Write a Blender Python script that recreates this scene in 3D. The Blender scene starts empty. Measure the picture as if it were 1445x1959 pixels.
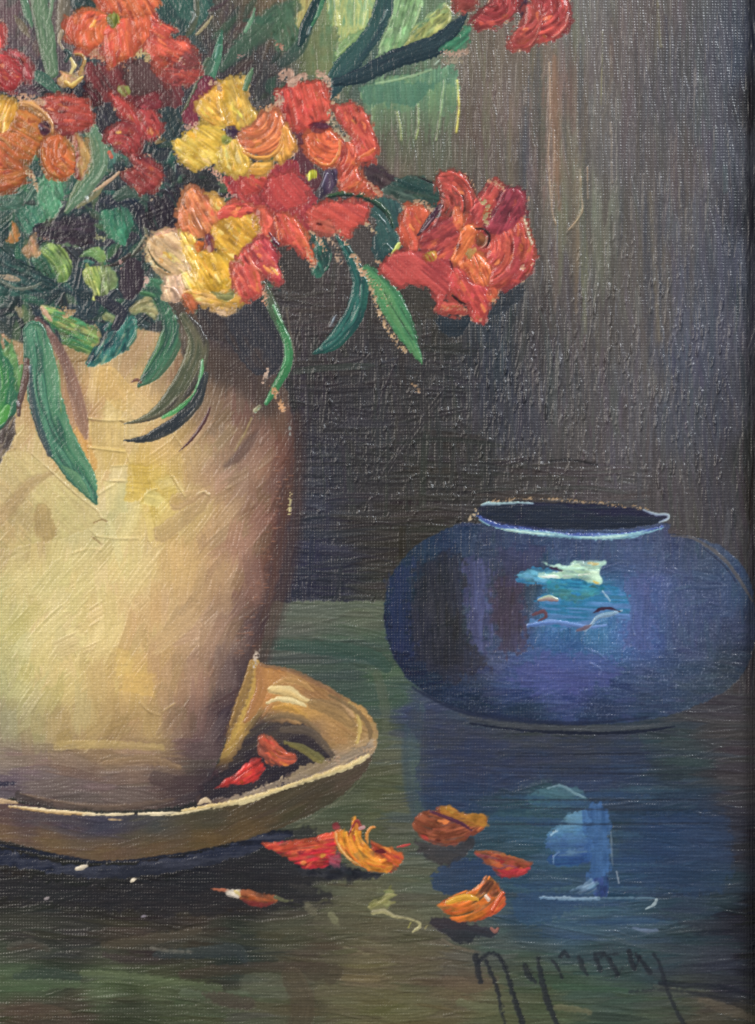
import bpy, math, random
import numpy as np
from mathutils import Vector

# ------------------------------------------------------------------ camera, light, exposure
sc = bpy.context.scene
S = 0.18 / 1445.0                 # metres per unit of painting surface (one unit = 0.125 mm)
CX, CY, ZC = 722.5, 979.5, 1.5
def P(x, y, h=0.0):               # painting coordinates -> metres
    return Vector(((x - CX) * S, -h * S, ZC + (CY - y) * S))

cam_d = bpy.data.cameras.new('camera')
cam = bpy.data.objects.new('camera', cam_d); sc.collection.objects.link(cam)
cam.location = (0.0, -0.46, ZC); cam.rotation_euler = (math.radians(90), 0, 0)
cam_d.sensor_fit = 'VERTICAL'; cam_d.sensor_height = 24
cam_d.lens = 24 * 0.46 / (1959 * S)
cam_d.clip_start = 0.01; cam_d.clip_end = 50
sc.camera = cam

w = bpy.data.worlds.new('World'); sc.world = w; w.use_nodes = True
bg = w.node_tree.nodes['Background']
bg.inputs[0].default_value = (0.90, 0.95, 1.0, 1); bg.inputs[1].default_value = 0.34

def area(name, loc, target, sx, sy, power, col):
    d = bpy.data.lights.new(name, 'AREA'); d.shape = 'RECTANGLE'; d.size = sx; d.size_y = sy
    d.energy = power; d.color = col
    o = bpy.data.objects.new(name, d); sc.collection.objects.link(o)
    o.location = loc
    o.rotation_euler = (Vector(target) - Vector(loc)).to_track_quat('-Z', 'Y').to_euler()
    return o
area('window_light', (0.92, -1.0, ZC + 1.10), (0, 0, ZC + 0.02), 0.40, 0.54, 27.0, (0.93, 0.97, 1.0))
area('room_light', (-0.9, -1.2, ZC + 0.5), (0, 0, ZC), 0.8, 0.8, 14.0, (1.0, 0.93, 0.84))
sc.view_settings.view_transform = 'Standard'; sc.view_settings.look = 'None'
sc.view_settings.exposure = 0.0; sc.view_settings.gamma = 1.0

# ------------------------------------------------------------------ the paint layer, as a height field
rng = np.random.default_rng(7); R = random.Random(5)
ST = 1.8
X0, X1, Y0, Y1 = -100.0, 1462.0, -100.0, 2046.0
nx = int((X1 - X0) / ST) + 1; ny = int((Y1 - Y0) / ST) + 1
gx = (X0 + ST * np.arange(nx)).astype(np.float32); gy = (Y0 + ST * np.arange(ny)).astype(np.float32)
C = np.zeros((ny, nx, 3), np.float32)       # pigment, display values 0..255
H = np.zeros((ny, nx), np.float32)          # paint height in units
W = np.ones((ny, nx), np.float32)           # how far the weave shows through
ID = np.zeros((ny, nx), np.int32)
TAB = rng.random((256, 256)).astype(np.float32)

def vn(x, y, seed=0):
    xi = np.floor(x); yi = np.floor(y); fx = x - xi; fy = y - yi
    fx = fx * fx * (3 - 2 * fx); fy = fy * fy * (3 - 2 * fy)
    a = (xi.astype(np.int32) + seed * 37) & 255; b = (yi.astype(np.int32) + seed * 91) & 255
    a1 = (a + 1) & 255; b1 = (b + 1) & 255
    return (TAB[b, a] * (1 - fx) + TAB[b, a1] * fx) * (1 - fy) + (TAB[b1, a] * (1 - fx) + TAB[b1, a1] * fx) * fy
def sm(e0, e1, x):
    t = np.clip((x - e0) / (e1 - e0), 0, 1); return t * t * (3 - 2 * t)

# ---- registry of parts
PARTS = [('bare_canvas', None, 'flecks of beige bare canvas showing round the painted petals')]            # (name, parent index or None, label)
def part(name, parent=None, label=None):
    PARTS.append((name, parent, label)); return len(PARTS) - 1

def spline(pts, closed, k=6):
    p = np.array(pts, np.float64); n = len(p); out = []
    rngi = range(n if closed else n - 1)
    for i in rngi:
        if closed: a, b, c, d = p[(i - 1) % n], p[i], p[(i + 1) % n], p[(i + 2) % n]
        else: a, b, c, d = p[max(i - 1, 0)], p[i], p[i + 1], p[min(i + 2, n - 1)]
        for j in range(k):
            t = j / k
            out.append(0.5 * ((2 * b) + (c - a) * t + (2 * a - 5 * b + 4 * c - d) * t * t + (3 * b - a - 3 * c + d) * t ** 3))
    if not closed: out.append(p[-1])
    return np.array(out)

def window(x0, x1, y0, y1):
    i0 = max(int((x0 - X0) / ST), 0); i1 = min(int((x1 - X0) / ST) + 2, nx)
    j0 = max(int((y0 - Y0) / ST), 0); j1 = min(int((y1 - Y0) / ST) + 2, ny)
    if i1 <= i0 or j1 <= j0: return None
    X, Y = np.meshgrid(gx[i0:i1], gy[j0:j1])
    return (slice(j0, j1), slice(i0, i1)), X, Y

def polysd(X, Y, poly):
    """signed distance, positive inside"""
    d = np.full(X.shape, 1e9, np.float32); ins = np.zeros(X.shape, bool); n = len(poly)
    for i in range(n):
        ax, ay = poly[i]; bx, by = poly[(i + 1) % n]
        ex, ey = bx - ax, by - ay; L = ex * ex + ey * ey + 1e-9
        t = np.clip(((X - ax) * ex + (Y - ay) * ey) / L, 0, 1)
        d = np.minimum(d, (X - ax - t * ex) ** 2 + (Y - ay - t * ey) ** 2)
        if ay != by:
            cr = ((ay > Y) != (by > Y)) & (X < (bx - ax) * (Y - ay) / (by - ay) + ax); ins ^= cr
    d = np.sqrt(d); return np.where(ins, d, -d)

def ramp(cols, t):
    cols = np.array(cols, np.float32)
    if len(cols) == 1: return np.broadcast_to(cols[0], t.shape + (3,)).copy()
    u = np.clip(t, 0, 1) * (len(cols) - 1); i = np.minimum(u.astype(int), len(cols) - 2); f = (u - i)[..., None]
    return cols[i] * (1 - f) + cols[i + 1] * f

def lay(sl, a, col, h, wv, pid, keep=0.35):
    C[sl] = C[sl] * (1 - a[..., None]) + col * a[..., None]
    H[sl] = H[sl] * (1 - a) + (H[sl] * keep + h) * a
    W[sl] = W[sl] * (1 - a) + wv * a
    if pid is not None: ID[sl][a > 0.5] = pid

seedc = [0]
def patch(pid, pts, cols, ang=0, h=4.0, rag=2.0, br=0.6, arc=None, wv=0.15, soft=1.9, fine=3.4, k=5, grad=1.0, op=1.0, gl=12, grow=0.0, dry=0.0):
    """one brush load: closed outline, bristles run at ang degrees (y down) or round arc=(cx,cy)"""
    seedc[0] += 1; sd_ = seedc[0]
    poly = spline(pts, True, k)
    m = 6 + rag * 3 + grow
    ww = window(poly[:, 0].min() - m, poly[:, 0].max() + m, poly[:, 1].min() - m, poly[:, 1].max() + m)
    if ww is None: return
    sl, X, Y = ww
    if arc:
        cx, cy = arc; rr = np.hypot(X - cx, Y - cy); th = np.arctan2(Y - cy, X - cx)
        v = rr; u = th * (rr.mean()); 
    else:
        a = math.radians(ang); u = X * math.cos(a) + Y * math.sin(a); v = -X * math.sin(a) + Y * math.cos(a)
    n1 = vn(v / fine, u / 40 + 3, sd_); n2 = vn(v / (fine * 2.6), u / 60 + 9, sd_ + 5); n3 = vn(X / 14, Y / 14, sd_ + 11)
    sd = polysd(X, Y, poly)
    if grow: ww = None
    sd = sd + grow + rag * (vn(X / 5, Y / 5, sd_ + 2) - 0.5) * 2.0 + rag * (n1 - 0.5) * 1.2 + rag * (vn(X / 10, Y / 10, sd_ + 8) - 0.5) * 2.6
    al = sm(-soft, soft, sd) * op
    if dry: al = al * sm(dry - .12, dry + .12, vn(X / 3, Y / 3, sd_ + 41) * .55 + vn(X / 9, Y / 9, sd_ + 43) * .45)
    ins = sd > 0
    if not ins.any(): return
    v0, v1 = v[ins].min(), v[ins].max()
    t = (v - v0) / (v1 - v0 + 1e-6)
    t = 0.5 + (t - 0.5) * grad + (n1 - 0.5) * br * 0.8 + (n2 - 0.5) * br + (n3 - 0.5) * 0.5
    col = ramp(cols, t)
    if wv < .3:      # wet into wet: a little of what lies under is dragged along
        mixw = (sm(0.52, 0.85, vn(v / 4.5, u / 26, sd_ + 23)) * .38 + .12 * sm(6, 0, sd))[..., None]; col = col * (1 - mixw) + C[sl] * mixw
    col = col * (1 + (n1 - 0.5)[..., None] * (0.16 if wv >= .3 else .30) * (br / 0.6) + (n3 - .5)[..., None] * (.26 if wv < .3 else .06)) + (vn(X / 2.1, Y / 2.1, sd_ + 17) - 0.5)[..., None] * 7
    edge = np.exp(-((sd - 3.2) / 2.2) ** 2) * 0.45
    er = sm(.35, .8, vn(X / 22, Y / 22, sd_ + 29))      # the lip stands up only along part of the outline
    hh = h * .45 * (sm(-1, 9, sd) * (0.3 + 0.75 * n1 * br + 0.6 * n2 + 0.5 * (n3 - 0.5)) + edge * er * (0.4 + n2))
    lay(sl, al, col, hh, wv, pid)
    area_ = ins.sum() * ST * ST
    if wv < .3 and area_ > 350 and not grow:        # smaller touches of the same brush inside the shape
        jj, ii = np.nonzero(sd > 4)
        if len(jj) == 0: return
        for _ in range(min(int(area_ / 170), 26)):
            q_ = R.randrange(len(jj)); x, y = float(X[jj[q_], ii[q_]]), float(Y[jj[q_], ii[q_]])
            Ls = R.uniform(8, 24); a0 = math.atan2(y - arc[1], x - arc[0]) + math.pi / 2 if arc else math.radians(ang)
            a0 += R.gauss(0, .22); dx, dy = math.cos(a0) * Ls / 2, math.sin(a0) * Ls / 2
            bx, by = R.gauss(0, 1.5), R.gauss(0, 1.5)
            f_ = R.gauss(1, .13); c_ = ramp(cols, np.array([R.random()]))[0]; 
            if c_[0] > 140 and c_[1] < 95 and R.random() < .3: c_ = R.choice([(212, 104, 52), (118, 44, 52), (150, 52, 50), (206, 84, 60)])
            elif c_[0] > 190 and c_[1] > 140 and R.random() < .35: c_ = R.choice([(236, 210, 128), (204, 144, 50), (222, 170, 54), (238, 216, 150)])
            elif c_[0] > 180 and c_[1] < 135 and R.random() < .3: c_ = R.choice([(222, 140, 66), (190, 74, 46), (176, 92, 44)])
            c_ = tuple(float(min(255, v * f_ + (f_ - 1) * 30)) for v in c_)
            c2 = tuple(v * R.uniform(.86, 1.05) for v in c_)
            stroke(pid, [(x - dx, y - dy), (x + bx, y + by), (x + dx, y + dy)], [2, R.uniform(4, 9), 2], [c_, c2], h * R.uniform(.1, .36), rag=1.6, soft=1.6, op=R.uniform(.4, .85), wv=wv, keep=.75)

def stroke(pid, pts, wd, cols, h=2.5, rag=1.0, br=0.6, wv=0.25, soft=1.2, fine=3.0, op=1.0, taper=True, dry=0.0, keep=0.4, tcol=None):
    """brush stroke along a spline with widths"""
    seedc[0] += 1; sd_ = seedc[0]
    n = len(pts)
    if not isinstance(wd, (list, tuple)): wd = [wd] * n
    wd = list(np.interp(np.linspace(0, 1, n), np.linspace(0, 1, len(wd)), wd))
    q = spline([(p[0], p[1], w_) for p, w_ in zip(pts, wd)], False, 6)
    m = max(wd) / 2 + 6
    ww = window(q[:, 0].min() - m, q[:, 0].max() + m, q[:, 1].min() - m, q[:, 1].max() + m)
    if ww is None: return
    sl, X, Y = ww
    best = np.full(X.shape, 1e9, np.float32); U = np.zeros_like(best); V = np.zeros_like(best); WD = np.ones_like(best)
    s = 0.0; segs = []
    for i in range(len(q) - 1):
        L = math.hypot(q[i + 1][0] - q[i][0], q[i + 1][1] - q[i][1]) + 1e-6; segs.append((s, L)); s += L
    for i, (s0, L) in enumerate(segs):
        ax, ay, aw = q[i]; bx, by, bw = q[i + 1]; ex, ey = (bx - ax) / L, (by - ay) / L
        tt = (X - ax) * ex + (Y - ay) * ey; tc = np.clip(tt, 0, L)
        dx = X - ax - tc * ex; dy = Y - ay - tc * ey; d = dx * dx + dy * dy
        k = d < best
        side = (X - ax) * (-ey) + (Y - ay) * ex
        best = np.where(k, d, best); U = np.where(k, s0 + tc, U); V = np.where(k, side, V)
        WD = np.where(k, aw + (bw - aw) * tc / L, WD)
    d = np.sqrt(best); V = np.sign(V) * d
    n1 = vn(V / fine, U / 35 + 3, sd_); n2 = vn(V / (fine * 2.5), U / 50 + 9, sd_ + 5)
    sd = WD / 2 - d + rag * (vn(X / 5, Y / 5, sd_ + 2) - 0.5) * 2 + rag * (n1 - 0.5)
    al = sm(-soft, soft, sd) * op
    if dry: al = al * sm(dry - 0.25, dry + 0.1, vn(X / 3.1, Y / 3.1, sd_ + 31) * 0.6 + n1 * 0.4 + 0.0)
    t = 0.5 + V / (WD + 1e-3) + (n1 - 0.5) * br * 0.8 + (n2 - 0.5) * br
    col = ramp(cols, t)
    if tcol is not None:
        f = np.clip(U / s, 0, 1)[..., None]; col = col * (1 - f) + ramp(tcol, t) * f
    col = col * (1 + (n1 - 0.5)[..., None] * 0.14) + (vn(X / 2.1, Y / 2.1, sd_ + 17) - 0.5)[..., None] * 6
    e = np.minimum(3.5, WD / 4)
    hh = h * .62 * (sm(0, 1, sd / (e + 0.3)) * (0.5 + 0.65 * n1 * br + 0.3 * n2) + np.exp(-((sd - e) / 1.8) ** 2) * 0.2 * sm(.4, .8, vn(X / 20, Y / 20, sd_ + 3)))
    lay(sl, al, col, hh, wv, pid, keep)

def ridge(pts, wd, h, tint=None, op=0.6):
    """a raised line of paint pushed up beside a stroke; belongs to whatever it lies on"""
    q = spline(pts, False, 5)
    ww = window(q[:, 0].min() - 12, q[:, 0].max() + 12, q[:, 1].min() - 12, q[:, 1].max() + 12)
    if ww is None: return
    sl, X, Y = ww
    seedc[0] += 1
    best = np.full(X.shape, 1e9, np.float32)
    for i in range(len(q) - 1):
        ax, ay = q[i]; bx, by = q[i + 1]; ex, ey = bx - ax, by - ay; L = ex * ex + ey * ey + 1e-9
        t = np.clip(((X - ax) * ex + (Y - ay) * ey) / L, 0, 1)
        best = np.minimum(best, (X - ax - t * ex) ** 2 + (Y - ay - t * ey) ** 2)
    g = np.exp(-best / (wd * wd)) * (0.45 + 0.9 * vn(X / 9, Y / 9, seedc[0]))
    H[sl] += h * .72 * g
    if tint is not None:
        a = np.clip(g * op, 0, 1)[..., None]; C[sl] = C[sl] * (1 - a) + np.array(tint, np.float32) * a  # some tints are plain pigment, the near-white ones paint a glint

def flecks(pts, wd, dens, col=(200, 160, 128), pid=0, h=0.2, soft=0.12, sz=3.0):
    """bare canvas showing through broken paint"""
    q = spline(pts, False, 5); seedc[0] += 1; s_ = seedc[0]
    ww = window(q[:, 0].min() - wd, q[:, 0].max() + wd, q[:, 1].min() - wd, q[:, 1].max() + wd)
    if ww is None: return
    sl, X, Y = ww
    best = np.full(X.shape, 1e9, np.float32)
    for i in range(len(q) - 1):
        ax, ay = q[i]; bx, by = q[i + 1]; ex, ey = bx - ax, by - ay; L = ex * ex + ey * ey + 1e-9
        t = np.clip(((X - ax) * ex + (Y - ay) * ey) / L, 0, 1)
        best = np.minimum(best, (X - ax - t * ex) ** 2 + (Y - ay - t * ey) ** 2)
    d = np.sqrt(best) / wd
    n = 0.65 * vn(X / sz, Y / sz, s_) + 0.35 * vn(X / (sz * 2.5), Y / (sz * 2.5), s_ + 3)
    a = sm(0, soft * 2, n - (1.03 - dens) + 0.25 * (0.5 - d)) * (d < 1) * sm(1.0, 0.7, d)
    cc = np.array(col, np.float32) * (0.76 + 0.28 * vn(X / 7, Y / 7, s_ + 9))[..., None]
    lay(sl, a, cc, h, 1.0, pid, 0.3)

def field(samples, sc_=26.0):
    s = np.array([(a, b) + tuple(c) for a, b, c in samples], np.float64)
    cx = np.arange(X0, X1 + 12, 12.0); cy = np.arange(Y0, Y1 + 12, 12.0)
    A, B = np.meshgrid(cx, cy); num = np.zeros(A.shape + (3,)); den = np.zeros(A.shape)
    for r in s:
        w_ = 1.0 / ((A - r[0]) ** 2 + (B - r[1]) ** 2 + sc_ * sc_) ** 2.2; num += w_[..., None] * r[2:]; den += w_
    F = num / den[..., None]
    u = (gx - X0) / 12; v = (gy - Y0) / 12; ui = u.astype(int); vi = v.astype(int)
    fu = (u - ui)[None, :, None]; fv = (v - vi)[:, None, None]
    F = F[vi] * (1 - fv) + F[vi + 1] * fv
    return (F[:, ui] * (1 - fu) + F[:, ui + 1] * fu).astype(np.float32)

def region(pid, poly, samples, dirf, n, Lr, Wr, hh, cj, rag=2.0, soft=2.0, wv=1.0, closed=True, speck=10, an=None, k=4, box=None, mixc=0.5, base=0.6, fine=3.0, sc_=26.0):
    """an area laid in with many brush strokes that follow one colour plan"""
    F = field(samples, sc_)
    if poly is None: sl, X, Y = window(X0, X1, Y0, Y1); sd = np.full(X.shape, 99.0, np.float32)
    else:
        q = spline(poly, True, k) if closed else np.array(poly, float)
        sl, X, Y = window(q[:, 0].min() - 8, q[:, 0].max() + 8, q[:, 1].min() - 8, q[:, 1].max() + 8)
        sd = polysd(X, Y, q) + rag * (vn(X / 5, Y / 5, pid) - 0.5) * 2 + rag * (vn(X / 13, Y / 13, pid + 3) - 0.5) * 1.6
    Cr = F[sl].copy(); Hr = np.full(X.shape, base, np.float32); Fs = F[sl]
    x0, y0 = X[0, 0], Y[0, 0]; hj, wj = X.shape
    for i in range(n):
        cx = R.uniform(x0, X[0, -1]); cy = R.uniform(y0, Y[-1, 0])
        jc = min(int((cy - y0) / ST), hj - 1); ic = min(int((cx - x0) / ST), wj - 1)
        if sd[jc, ic] < -10: continue
        a = math.radians(dirf(cx, cy) + R.gauss(0, 5)); L = R.uniform(*Lr); Wd = R.uniform(*Wr)
        bend = R.uniform(-0.0015, 0.0015)
        ex = abs(math.cos(a)) * L / 2 + abs(math.sin(a)) * Wd + 3; ey = abs(math.sin(a)) * L / 2 + abs(math.cos(a)) * Wd + 3
        i0 = max(int((cx - ex - x0) / ST), 0); i1 = min(int((cx + ex - x0) / ST) + 1, wj)
        j0 = max(int((cy - ey - y0) / ST), 0); j1 = min(int((cy + ey - y0) / ST) + 1, hj)
        if i1 - i0 < 2 or j1 - j0 < 2: continue
        xx = X[j0:j1, i0:i1] - cx; yy = Y[j0:j1, i0:i1] - cy
        u = xx * math.cos(a) + yy * math.sin(a); v = -xx * math.sin(a) + yy * math.cos(a) + bend * u * u
        n1 = vn(v / fine, u / 45 + i, i); 
        e = Wd / 2 - np.abs(v) + (n1 - 0.5) * 2; f = L / 2 - np.abs(u) + (n1 - 0.5) * L * 0.35
        al = sm(-0.8, 1.6, e) * sm(0, L * 0.18, f)
        jit = np.array([R.gauss(0, 1) * cj * 0.35 + g for g in [R.gauss(0, cj)] * 3], np.float32)
        cc = Fs[jc, ic]
        col = Fs[j0:j1, i0:i1] * (1 - mixc) + cc * mixc + jit + ((n1 - 0.5) * cj * 2.2)[..., None]
        av = (al * 0.8)[..., None]
        Cr[j0:j1, i0:i1] = Cr[j0:j1, i0:i1] * (1 - av) + col * av
        hv = hh * (0.25 + 0.9 * n1 + 0.5 * np.exp(-((e - 1.2) / 1.1) ** 2)) * R.uniform(0.6, 1.2)
        Hr[j0:j1, i0:i1] = Hr[j0:j1, i0:i1] * (1 - al) + (Hr[j0:j1, i0:i1] * 0.35 + hv) * al
    # grain of the weave: dragged paint on the tips, their glints painted in too
    th = 5.5
    wvv = 0.35 * np.sin(2 * math.pi * X / th + 2 * vn(X / 40, Y / 40, 5)) + 0.35 * np.sin(2 * math.pi * Y / th + 2 * vn(X / 40, Y / 40, 6)) + (vn(X / 2.4, Y / 2.6, 77) - 0.5) * 3.0
    g1 = vn(X / 2.4, Y / 2.8, 78)
    if an == 'v': mk = sm(560, 900, X + (700 - Y) * .5); g1 = g1 * (1 - mk) + vn(X / 2.2, Y / 9, 81) * mk; wvv = wvv * (1 - .5 * mk) + mk * (vn(X / 2.2, Y / 14, 83) - .5) * 1.6
    if an == 'h': g1 = .5 * g1 + .5 * vn(X / 10, Y / 2.2, 82); wvv = wvv * .7 + (vn(X / 18, Y / 2.2, 83) - .5) * 1.3
    tip = np.clip(wvv, 0, 2) * sm(.5, .8, g1) * sm(.25, .75, vn(X / 60, Y / 90, 79))
    Cr += (wvv * speck * 0.26 + tip * speck * 1.5)[..., None] * np.array([1, .97, .93], np.float32)
    a = sm(-soft, soft, sd)
    lay(sl, a, Cr, Hr, wv, pid, 0.2)
    return

def T(s):
    """'x y r g b; ...' -> samples"""
    out = []
    for t in s.replace('\n', ' ').split(';'):
        v = [float(q) for q in t.split()]
        if len(v) == 5: out.append((v[0], v[1], v[2:]))
    return out
def adj(sm_, sat=1.0, mul=(1, 1, 1), add=0.0):
    out = []
    for x, y, c in sm_:
        l = .3 * c[0] + .59 * c[1] + .11 * c[2]; out.append((x, y, [max(6, (l + (v - l) * sat) * m + add) for v, m in zip(c, mul)]))
    return out
def Q(s):
    v = [float(q) for q in s.split()]; return list(zip(v[0::2], v[1::2]))

# ================================================================== background wall of the picture
C[:] = (198, 160, 130)
BACK = part('background', None, 'painted dark wall of greys, browns and slate blue in vertical strokes')
back = T('''1120 30 98 96 88;1180 60 90 82 78;1240 40 84 76 72;1320 100 70 69 69;1380 100 63 67 75;1425 100 48 53 68;1470 200 30 30 34;1470 700 34 34 40;
950 110 102 90 76;950 200 106 92 82;905 250 92 78 68;920 330 92 82 72;1000 150 102 92 82;1000 300 92 82 78;1030 250 94 82 74;1062 200 124 96 80;1070 330 118 92 78;1092 250 104 98 84;1095 330 102 104 86;1120 400 102 108 90;1150 200 92 88 82;
1150 300 88 85 82;1200 200 88 80 78;1200 300 84 79 79;1260 200 78 74 76;1260 300 82 76 74;1320 200 72 72 74;1320 320 80 72 72;1380 300 67 69 76;1425 300 58 61 70;1440 400 40 42 48;
1020 420 94 86 76;1060 500 82 76 72;1100 460 94 90 78;1150 480 96 96 80;1200 480 84 80 76;1255 500 88 80 72;1300 450 74 74 78;1310 520 62 65 74;1400 500 62 65 76;1430 550 50 54 64;
1040 600 70 64 62;1100 600 74 70 68;1160 650 76 72 69;1250 620 82 76 72;1265 720 80 76 72;1290 700 60 64 78;1330 620 68 72 82;1330 680 64 67 79;1400 650 66 66 78;1430 700 54 54 62;
1000 700 60 58 60;1000 800 58 58 65;1060 750 62 60 62;1100 800 72 68 66;1200 760 70 68 70;1200 840 72 69 70;1300 800 66 68 76;1400 800 60 60 68;1445 850 46 44 44;
900 900 56 54 53;1000 930 62 58 56;1080 930 66 62 60;1200 930 74 70 70;1300 950 74 70 70;1390 950 64 62 66;1432 950 50 47 44;1400 1050 68 65 68;1432 1060 54 52 54;1300 1010 70 66 64;
620 480 66 60 58;560 560 62 56 54;650 600 64 58 56;600 700 56 53 54;700 700 56 54 56;800 600 62 58 53;850 650 54 52 50;900 700 52 52 56;955 700 50 57 66;955 640 52 60 68;1000 640 62 58 57;760 560 56 52 50;860 560 50 50 52;960 570 48 54 60;
800 800 54 52 52;700 800 54 53 56;700 880 54 52 53;620 800 52 50 54;620 900 54 54 60;600 960 56 58 68;590 1060 48 50 66;650 1100 48 50 60;700 1000 54 51 50;800 1000 58 54 49;760 1070 56 52 46;720 1110 56 54 48;850 900 56 54 50;
760 320 102 90 74;820 310 88 88 72;870 310 92 88 72;700 330 70 60 64;760 290 88 94 72;840 290 86 90 72;
30 30 96 74 76;50 80 84 70 72;130 40 86 74 70;90 120 72 60 66;330 60 46 70 66;440 60 74 68 58;430 120 54 48 52;500 130 56 52 54;540 30 100 84 60;600 90 96 106 76;660 60 120 140 90;720 120 62 84 74;780 60 90 116 84;
60 300 52 58 58;160 200 44 42 50;300 260 44 52 56;330 330 46 44 54;200 400 42 46 58;100 420 46 56 58;60 520 36 58 60;150 560 38 54 60;260 520 50 46 54;340 420 44 40 50;420 330 46 44 50;60 620 42 46 54;0 450 46 70 64;
240 600 50 60 60;360 600 66 62 58;450 620 50 48 54;480 680 52 50 54;560 660 60 55 54;-60 300 60 60 58;-60 60 90 70 70''')  # dark right-edge samples hold the frame's cast shade in their colour
def dir_back(x, y):
    if y > 880 and x > 560: return 0 if R.random() < 0.75 and x < 1240 else 88
    if x < 880 and y > 420: return R.choice([R.gauss(0, 6), R.gauss(90, 10)])
    if x < 560: return R.uniform(30, 130)
    return 89
back = [(x, y, [v + (6 if x > 1050 and y < 900 else -4 if (x < 960 and y > 560) else 1) for v in c]) for x, y, c in adj(back, .88, (1.0, .99, 1.01), 0)]  # upper right raised in colour to paint in the window's glare
region(BACK, None, back, dir_back, 6500, (60, 220), (3, 14), 1.35, 4.2, wv=1.0, speck=14, fine=2.4, an='v')
FOL = part('foliage', None, 'dark blue-green undergrowth of the bouquet between the flowers')
fol = T('''60 300 52 60 60;160 200 46 46 52;300 260 44 54 56;330 330 46 46 55;200 400 42 46 58;100 420 46 58 60;60 520 38 60 62;150 560 38 56 62;260 520 50 46 54;340 420 46 42 50;420 330 48 46 50;60 620 42 46 54;0 450 46 70 64;150 330 70 96 78;
60 380 56 88 74;100 470 50 48 56;130 440 54 50 58;220 600 44 52 60;240 640 44 58 62;-60 500 50 70 60;20 650 50 60 56;0 680 48 66 60;480 340 90 50 56;300 400 44 42 52;320 440 48 44 52;300 560 56 90 74;20 560 44 62 62''')
region(FOL, Q('-110 150 60 160 200 150 330 220 360 300 520 330 560 430 540 470 480 560 400 590 330 575 300 620 230 660 150 650 120 640 60 700 -110 720'), fol,
       lambda x, y: R.uniform(10, 150), 520, (30, 80), (8, 20), 1.9, 6, rag=5, soft=2.5, wv=0.5, speck=6)

for i in range(420):      # loose leaf touches that thicken the bouquet
    x = R.uniform(-90, 540); y = R.uniform(230 if x < 200 else 280, 640)
    if x > 380 and y > 560: continue
    a = R.choice([R.gauss(-55, 25), R.gauss(60, 30), R.gauss(10, 20)]); a = math.radians(a); L = R.uniform(22, 62); b = R.uniform(-12, 12)
    dx, dy = math.cos(a) * L / 2, math.sin(a) * L / 2
    g = R.choice([(44, 74, 66), (52, 92, 72), (38, 58, 60), (66, 98, 74), (42, 88, 76), (34, 46, 52), (46, 44, 52), (78, 100, 70), (36, 66, 64), (60, 110, 82)])
    stroke(FOL, [(x - dx, y - dy), (x - dy * b / L, y + dx * b / L), (x + dx, y + dy)], [3, R.uniform(8, 20), 3], [g, tuple(v * R.uniform(.7, 1.1) for v in g)], R.uniform(.6, 1.8), soft=2.4, rag=1.6, op=R.uniform(.5, .9), wv=.3)
for i in range(150):
    x = R.uniform(-90, 560); y = R.uniform(-80, 280)
    a = math.radians(R.gauss(-62, 22)); L = R.uniform(24, 70); dx, dy = math.cos(a) * L / 2, math.sin(a) * L / 2
    g = R.choice([(50, 78, 68), (62, 62, 58), (46, 46, 52), (74, 66, 58), (66, 96, 74), (44, 60, 60), (84, 72, 66), (40, 70, 62)])
    stroke(FOL if x < 420 else BACK, [(x - dx, y - dy), (x + R.uniform(-6, 6), y), (x + dx, y + dy)], [3, R.uniform(10, 24), 4], [g, tuple(v * R.uniform(.75, 1.1) for v in g)], 1.2, soft=3.5, rag=2, op=R.uniform(.4, .8), wv=.5)
for i in range(90):       # broad vertical pulls of the brush at the upper right
    x = R.uniform(900, 1330); y = R.uniform(-40, 420); L = R.uniform(90, 320)
    g = R.choice([(122, 104, 86), (106, 106, 84), (68, 62, 58), (92, 82, 74), (84, 88, 76), (78, 72, 70), (72, 74, 80)] if x < 1180 else [(70, 68, 70), (84, 78, 74), (64, 66, 74), (78, 72, 70)])
    stroke(BACK, [(x, y), (x + R.uniform(-4, 4), y + L / 2), (x + R.uniform(-5, 5), y + L)], [3, R.uniform(5, 18), 3], [g, tuple(v * .93 for v in g)], .9, soft=3, rag=2, op=R.uniform(.25, .6), wv=1, fine=2.2)
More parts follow.
